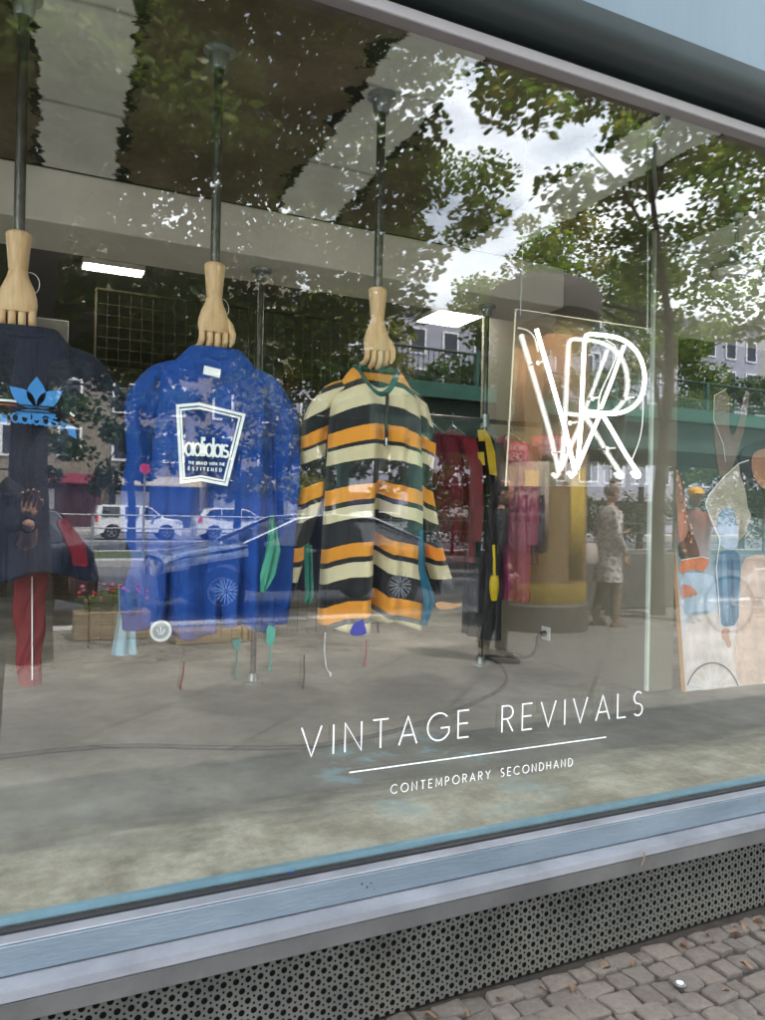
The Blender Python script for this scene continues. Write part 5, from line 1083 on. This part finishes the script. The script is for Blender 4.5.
# ---- far buildings
m_fac = [mat('lilac grey facade', (.30,.30,.36), .9, 0, .6, .06), mat('pale facade', (.30,.29,.27), .9, 0, .6, .06), mat('cream facade', (.20,.17,.13), .9, 0, .6, .06)]
m_wfr = mat('window surround', (.68,.68,.70), .8); m_wgl = mat('dark window', (.03,.035,.05), .08, 0, 1, .2)
def building(X, W_, H_, n, m, label, Yb=-52, shops=()):
    b_ = thing('apartment_building', label, 'building', (X,Yb,0), 0, 'apartment buildings across the street')
    MB().box((W_/2,-6,H_/2),(W_,12,H_)).build('wall', m, b_); MB().box((W_/2,.15,H_-.2),(W_,.5,.4)).build('cornice', m_wfr, b_)
    fm = MB().box((0,.04,0),(1.5,.10,2.1)); gm = MB().box((0,.10,0),(1.15,.06,1.75)); f0 = g0 = None
    for fl in range(int((H_-5)/3.2)):
        for i in range(n):
            loc = ((i+.5)*W_/n, .02, 5.6+fl*3.2)
            if f0 is None:
                f0 = fm.build('window', m_wfr, b_, smooth=None, loc=loc); g0 = gm.build('pane', m_wgl, f0, smooth=None)
            else:
                f = f0.copy(); COL.objects.link(f); f.location = loc; f.parent = b_; g_ = g0.copy(); COL.objects.link(g_); g_.parent = f
    for (x_, w_, ca, cs, lb) in shops:
        MB().box((x_,.03,1.5),(w_,.12,2.9)).build('shopfront', mat('shop front', cs, .5), b_)
        MB().prism([(0,3.6),(0,3.45),(1.1,2.9),(1.12,2.98)], (x_-w_/2,.1,0), AY, AZ, (w_,0,0)).build('awning', mat('awning cloth', ca, .8), b_, smooth=None)
        MB().box((x_-w_*.25,.13,1.9),(w_*.36,.08,1.3)).build('shop_sign', mat('shop poster', (.50,.50,.50), .7, 0, 3, .3), b_)
building(-24, 22, 19, 7, m_fac[1], 'pale apartment block at the far left across the street', shops=((6,8,(.10,.05,.05),(.05,.05,.06),''),(16,8,(.35,.30,.2),(.06,.05,.05),'')))
building(-2, 20, 20, 6, m_fac[2], 'cream apartment block across the street with maroon and tan shop awnings', shops=((4.5,5,(.16,.015,.035),(.07,.02,.03),''),(10.5,6,(.38,.32,.20),(.035,.035,.05),''),(16.8,5.4,(.30,.26,.2),(.05,.06,.16),'')))
building(18, 24, 18, 8, m_fac[0], 'lilac grey apartment block across the street seen above the green railing', shops=((5,8,(.3,.3,.3),(.05,.06,.16),''),(16,9,(.05,.10,.08),(.05,.05,.05),'')))
building(42, 26, 21, 9, m_fac[0], 'tall lilac apartment block farther right across the street', shops=((8,9,(.2,.2,.22),(.05,.05,.06),''),))
building(68, 40, 22, 12, m_fac[1], 'pale apartment block at the far right end of the street')
# ---- red round sign on a pole, shop lamp post
sg = thing('street_sign', 'red round traffic sign on a thin pole at the median', 'sign', (3.2,-20.3,.03))
MB().cyl((0,0,0),(0,0,2.6),.03,n=8).build('pole', m_rail, sg); MB().cyl((0,.04,2.45),(0,.07,2.45),.15,n=28).build('sign_disc', mat('red sign', (.55,.02,.02), .4), sg)
# ---- trees
def crown_mesh(clumps, leaf, size, seed, density):
    rs = random.Random(seed); mb = MB()
    for c_, r_ in clumps: leafmesh(mb, c_, (r_,r_,r_*.62), int(density*r_*r_), size, rs)
    return mb
def tree(name, label, loc, h, tr, crown, leafm, size, density, seed, group, limbs=8, holed=False):
    rs = random.Random(seed+1); t_ = thing(name, label, 'tree', loc, 0, group)
    mb = MB(); trunk = [Vector((.12*sin(i*1.1+seed)*i/6, .10*cos(i*.8+seed)*i/6, h*.75*i/8)) for i in range(9)]
    mb.tube([Vector((0,0,-.15))]+trunk, [tr*1.35]+[tr*(1.05 if i < 1 else 1-.09*i) for i in range(9)], 16)
    for i in range(limbs):
        k_ = 3+i % 5; p = trunk[k_]; tg = Vector(crown[rs.randrange(len(crown))][0]); tg = p+(tg-p)*min(1, 2.6/max(.1,(tg-p).length)); q = p.lerp(tg, .7)+Vector((rs.uniform(-.3,.3), rs.uniform(-.3,.3), rs.uniform(-.1,.5)))
        if holed and -tg.y-loc[1] > 0:
            pass
        mb.tube([p, p.lerp(q, .5)+Vector((0,0,.2)), q], [tr*.36, tr*.24, tr*.06], 8)
    mb.build('trunk', m_bark, t_, smooth=60)
    cm = crown_mesh(crown, leafm, size, seed, density); cm.build('crown', leafm, t_, smooth=None, recalc=False); return t_
# canopy over the pavement: clumps are laid through a volume and belong to the nearest trunk
TR = [(.12,-5.5), (8.25,-6.25), (-8.2,-6.0), (16.4,-6.3), (24.5,-6.3)]
cl = {i: [] for i in range(len(TR))}; rs = random.Random(11)
def hole(px, py): 
    a = ((px-540)/46)**2+((py-152)/50)**2 < 1 or ((px-482)/34)**2+((py-112)/24)**2 < 1
    return a
for gx in range(-60, 860, 42):
    for gy in range(-170, 380, 40):
        px, py = gx+rs.uniform(-22,22), gy+rs.uniform(-18,18)
        if hole(px, py): continue
        lim = 388 if px < 115 else 352 if px < 320 else 300 if px < 400 else 262 if px < 510 else 215 if px < 600 else 330
        if py > lim: continue
        Yd = rs.uniform(4.2, 8.8) if py < 150 else rs.uniform(6.0, 11.5)
        p = rat(px, py, Yd); r_ = rs.uniform(.55,.95)*(.8+.05*Yd)*.82
        near = abs(px-535) < 140 and abs(py-150) < 140
        if near: r_ *= .72
        i = min(range(len(TR)), key=lambda k_: (p.x-TR[k_][0])**2+(p.y-TR[k_][1])**2); cl[i].append((p-Vector((TR[i][0], TR[i][1], 0)), r_))
for i, (tx, ty) in enumerate(TR):          # upper crown volume, out of the mirrored frame but it shades the street
    for _ in range(0 if i < 2 else 30):
        a = rs.uniform(0, 6.28); rr = rs.uniform(0, 3.4); z_ = rs.uniform(5.2, 11.5)
        if i < 2 and z_ < 9: continue
        cl[i].append((Vector((rr*cos(a), min(rr*sin(a), 3.0), z_)), rs.uniform(.8,1.2)))
labs = ['linden tree with a dark forked trunk at the left of the mirrored street', 'linden tree behind the person in the yellow cap, leaning grey trunk', 'linden tree off to the left along the pavement', 'linden tree farther right along the pavement', 'linden tree farthest right along the pavement']
for i, (tx, ty) in enumerate(TR):
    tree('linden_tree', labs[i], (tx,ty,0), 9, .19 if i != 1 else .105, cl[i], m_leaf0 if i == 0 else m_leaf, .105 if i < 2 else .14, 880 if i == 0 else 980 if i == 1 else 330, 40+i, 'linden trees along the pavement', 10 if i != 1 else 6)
# mid distance trees on and behind the median
md = [(9,-26,9,2.6,m_leaf3,'olive leaved young tree rising behind the viaduct, nearest the pole'), (13.5,-27,11,3.0,m_leaf3,'olive leaved tree behind the viaduct in the gap of sky'), (19,-27,12,3.3,m_leaf,'green tree behind the viaduct, right of the gap of sky'), (22.5,-27,15,3.2,m_leaf3,'tall olive leaved tree behind the viaduct, its top in the gap of sky'), (27,-26,14,3.4,m_leaf,'dark green tree behind the viaduct at the right'),
      (7.6,-27,8.5,1.9,m_leaf2,'narrow dark tree mirrored over the blue sweatshirt'), (3.6,-26,8.2,2.2,m_leaf2,'dark round tree on the median behind the white van'), (11,-26,8.5,2.4,m_leaf2,'dark tree mirrored over the striped sweater'), (14.6,-25,7.0,2.3,m_leaf2,'low dark tree mirrored right of the striped sweater'), (17.5,-24.5,6.5,2.2,m_leaf2,'low dark tree mirrored beside the rack pole'), (.5,-27,8.0,2.0,m_leaf2,'dark tree on the median mirrored left of the blue sweatshirt'), (34,-26,9,3.4,m_leaf2,'dark green tree behind the viaduct at the far right'), (-12,-27,10,3.4,m_leaf,'green tree behind the viaduct at the far left')]
for i, (x_, y_, h_, r_, m_, lb) in enumerate(md):
    rs = random.Random(60+i); cr_ = [(Vector((rs.gauss(0,r_*.42), rs.gauss(0,r_*.42), h_*.24+rs.random()*h_*.76)), rs.uniform(.5,1.0)*r_*.42) for _ in range(34)]
    tree('street_tree', lb, (x_,y_,0), h_, .16, cr_, m_, .22, 190, 70+i, 'trees behind the viaduct', 7)
# bushes under the viaduct
for i, (x_, w_, h_) in enumerate(((13.5,2.2,1.7),(17.0,2.4,2.6),(20.5,2.5,2.4),(24.5,2.8,2.7),(29,3,2.6),(-10,2.5,1.2))):
    rs = random.Random(90+i); mb = MB()
    for _ in range(9): leafmesh(mb, (rs.uniform(-w_*.6,w_*.6), rs.uniform(-.6,.6), h_*rs.uniform(.3,.85)), (.8,.6,.55), 170, .12, rs)
    t_ = thing('hedge_bush', '%s dense green bush on the median under the viaduct' % ['leftmost','second','third','fourth','fifth','far left'][i], 'bush', (x_,-20.8,0), 0, 'bushes on the median'); mb.build('foliage', m_leaf2, t_, smooth=None, recalc=False)
    MB().cyl((0,0,0),(0,0,h_*.6),.06,.03,n=8).build('stem', m_bark, t_)
# ---- fallen leaves, bottle cap, fence twig by the plinth
m_dry = [mat('dry leaf brown', (.13,.075,.045), .8, 0, 30, .3), mat('dry leaf tan', (.20,.14,.085), .8, 0, 30, .3)]
rs = random.Random(8); proto = []
for k_ in range(2):
    mb = MB(); sh = [(0,-.5),(.25,-.35),(.36,-.05),(.28,.25),(0,.6),(-.28,.25),(-.36,-.05),(-.25,-.35)]
    vs = [Vector((u*.036, v*.04, .006+.014*abs(u)+.008*sin(v*5+k_))) for u, v in sh]; mb.add(vs, [(0,1,2,3,4),(0,4,5,6,7)]); mb.add([v-Vector((0,0,.0008)) for v in vs], [(4,3,2,1,0),(7,6,5,4,0)])
    proto.append(mb)
spots = [(1.03,-.10),(1.12,-.13),(1.24,-.11),(1.38,-.12),(1.46,-.15),(1.62,-.11),(1.71,-.13),(1.93,-.12),(2.05,-.11),(2.14,-.14),(2.20,-.12),(2.28,-.115),(1.52,-.42),(1.86,-.34),(2.02,-.28),(1.30,-.52),(2.3,-.5),(1.18,-.24),(2.26,-.16),(2.17,-.105)]
pl_ = ['at the left end of the plinth foot','second along the plinth foot from the left','third along the plinth foot from the left','fourth along the plinth foot from the left','fifth along the plinth foot, a little out on the cobbles','sixth along the plinth foot','seventh along the plinth foot','eighth along the plinth foot','ninth along the plinth foot','just outside the row in the right pile','inner one of the right pile at the plinth foot','at the far right against the plinth','lying out on the cobbles near the bottom edge','on the cobbles above the bottle cap','on the cobbles right of the bottle cap','nearest the bottom left of the cobbles','farthest out on the cobbles at the right edge','a hand away from the plinth at the left','outermost of the far right pile','pressed against the plate in the right pile']
for i, (x_, y_) in enumerate(spots):
    o = proto[i % 2].build('fallen_leaf', m_dry[(i//2) % 2], smooth=60, recalc=False) if i < 2 else bpy.data.objects['fallen_leaf' if i % 2 == 0 else 'fallen_leaf.001'].copy()
    if i >= 2: COL.objects.link(o)
    o.location = (x_, y_, .004); o.rotation_euler = (rs.uniform(-.3,.3), rs.uniform(-.3,.3), rs.uniform(0,6.28)); k_ = rs.uniform(.5,.95); o.scale = (k_,k_,k_)
    tag(o, 'dry brown leaf '+pl_[i], 'leaf', 'dry leaves on the cobbles')
bc = thing('bottle_cap', 'round white bottle cap lying on the cobbles', 'bottle cap', tuple(gz(680,985,.006)))
MB().lathe([(.001,0),(.015,0),(.0165,.003),(.014,.0065),(.001,.007)], n=22).build('cap_shell', mat('dull cap tin', (.10,.10,.10), .4), bc); MB().lathe([(.001,.0072),(.010,.0072),(.010,.0078),(.001,.008)], n=18).build('cap_print', m_ink, bc)
tag(MB().tube([at(638,856,-.112)+Vector((0,0,.012)), at(644,855,-.112)+Vector((0,-.002,.01)), at(644,859,-.112), at(641,864,-.112)+Vector((0,0,-.008))], [.001,.004,.003,.001], 6, flat=.3).build('seed_husk', m_dry[1]), 'curled dry seed husk stuck on the grey sheet under the sill', 'seed husk')
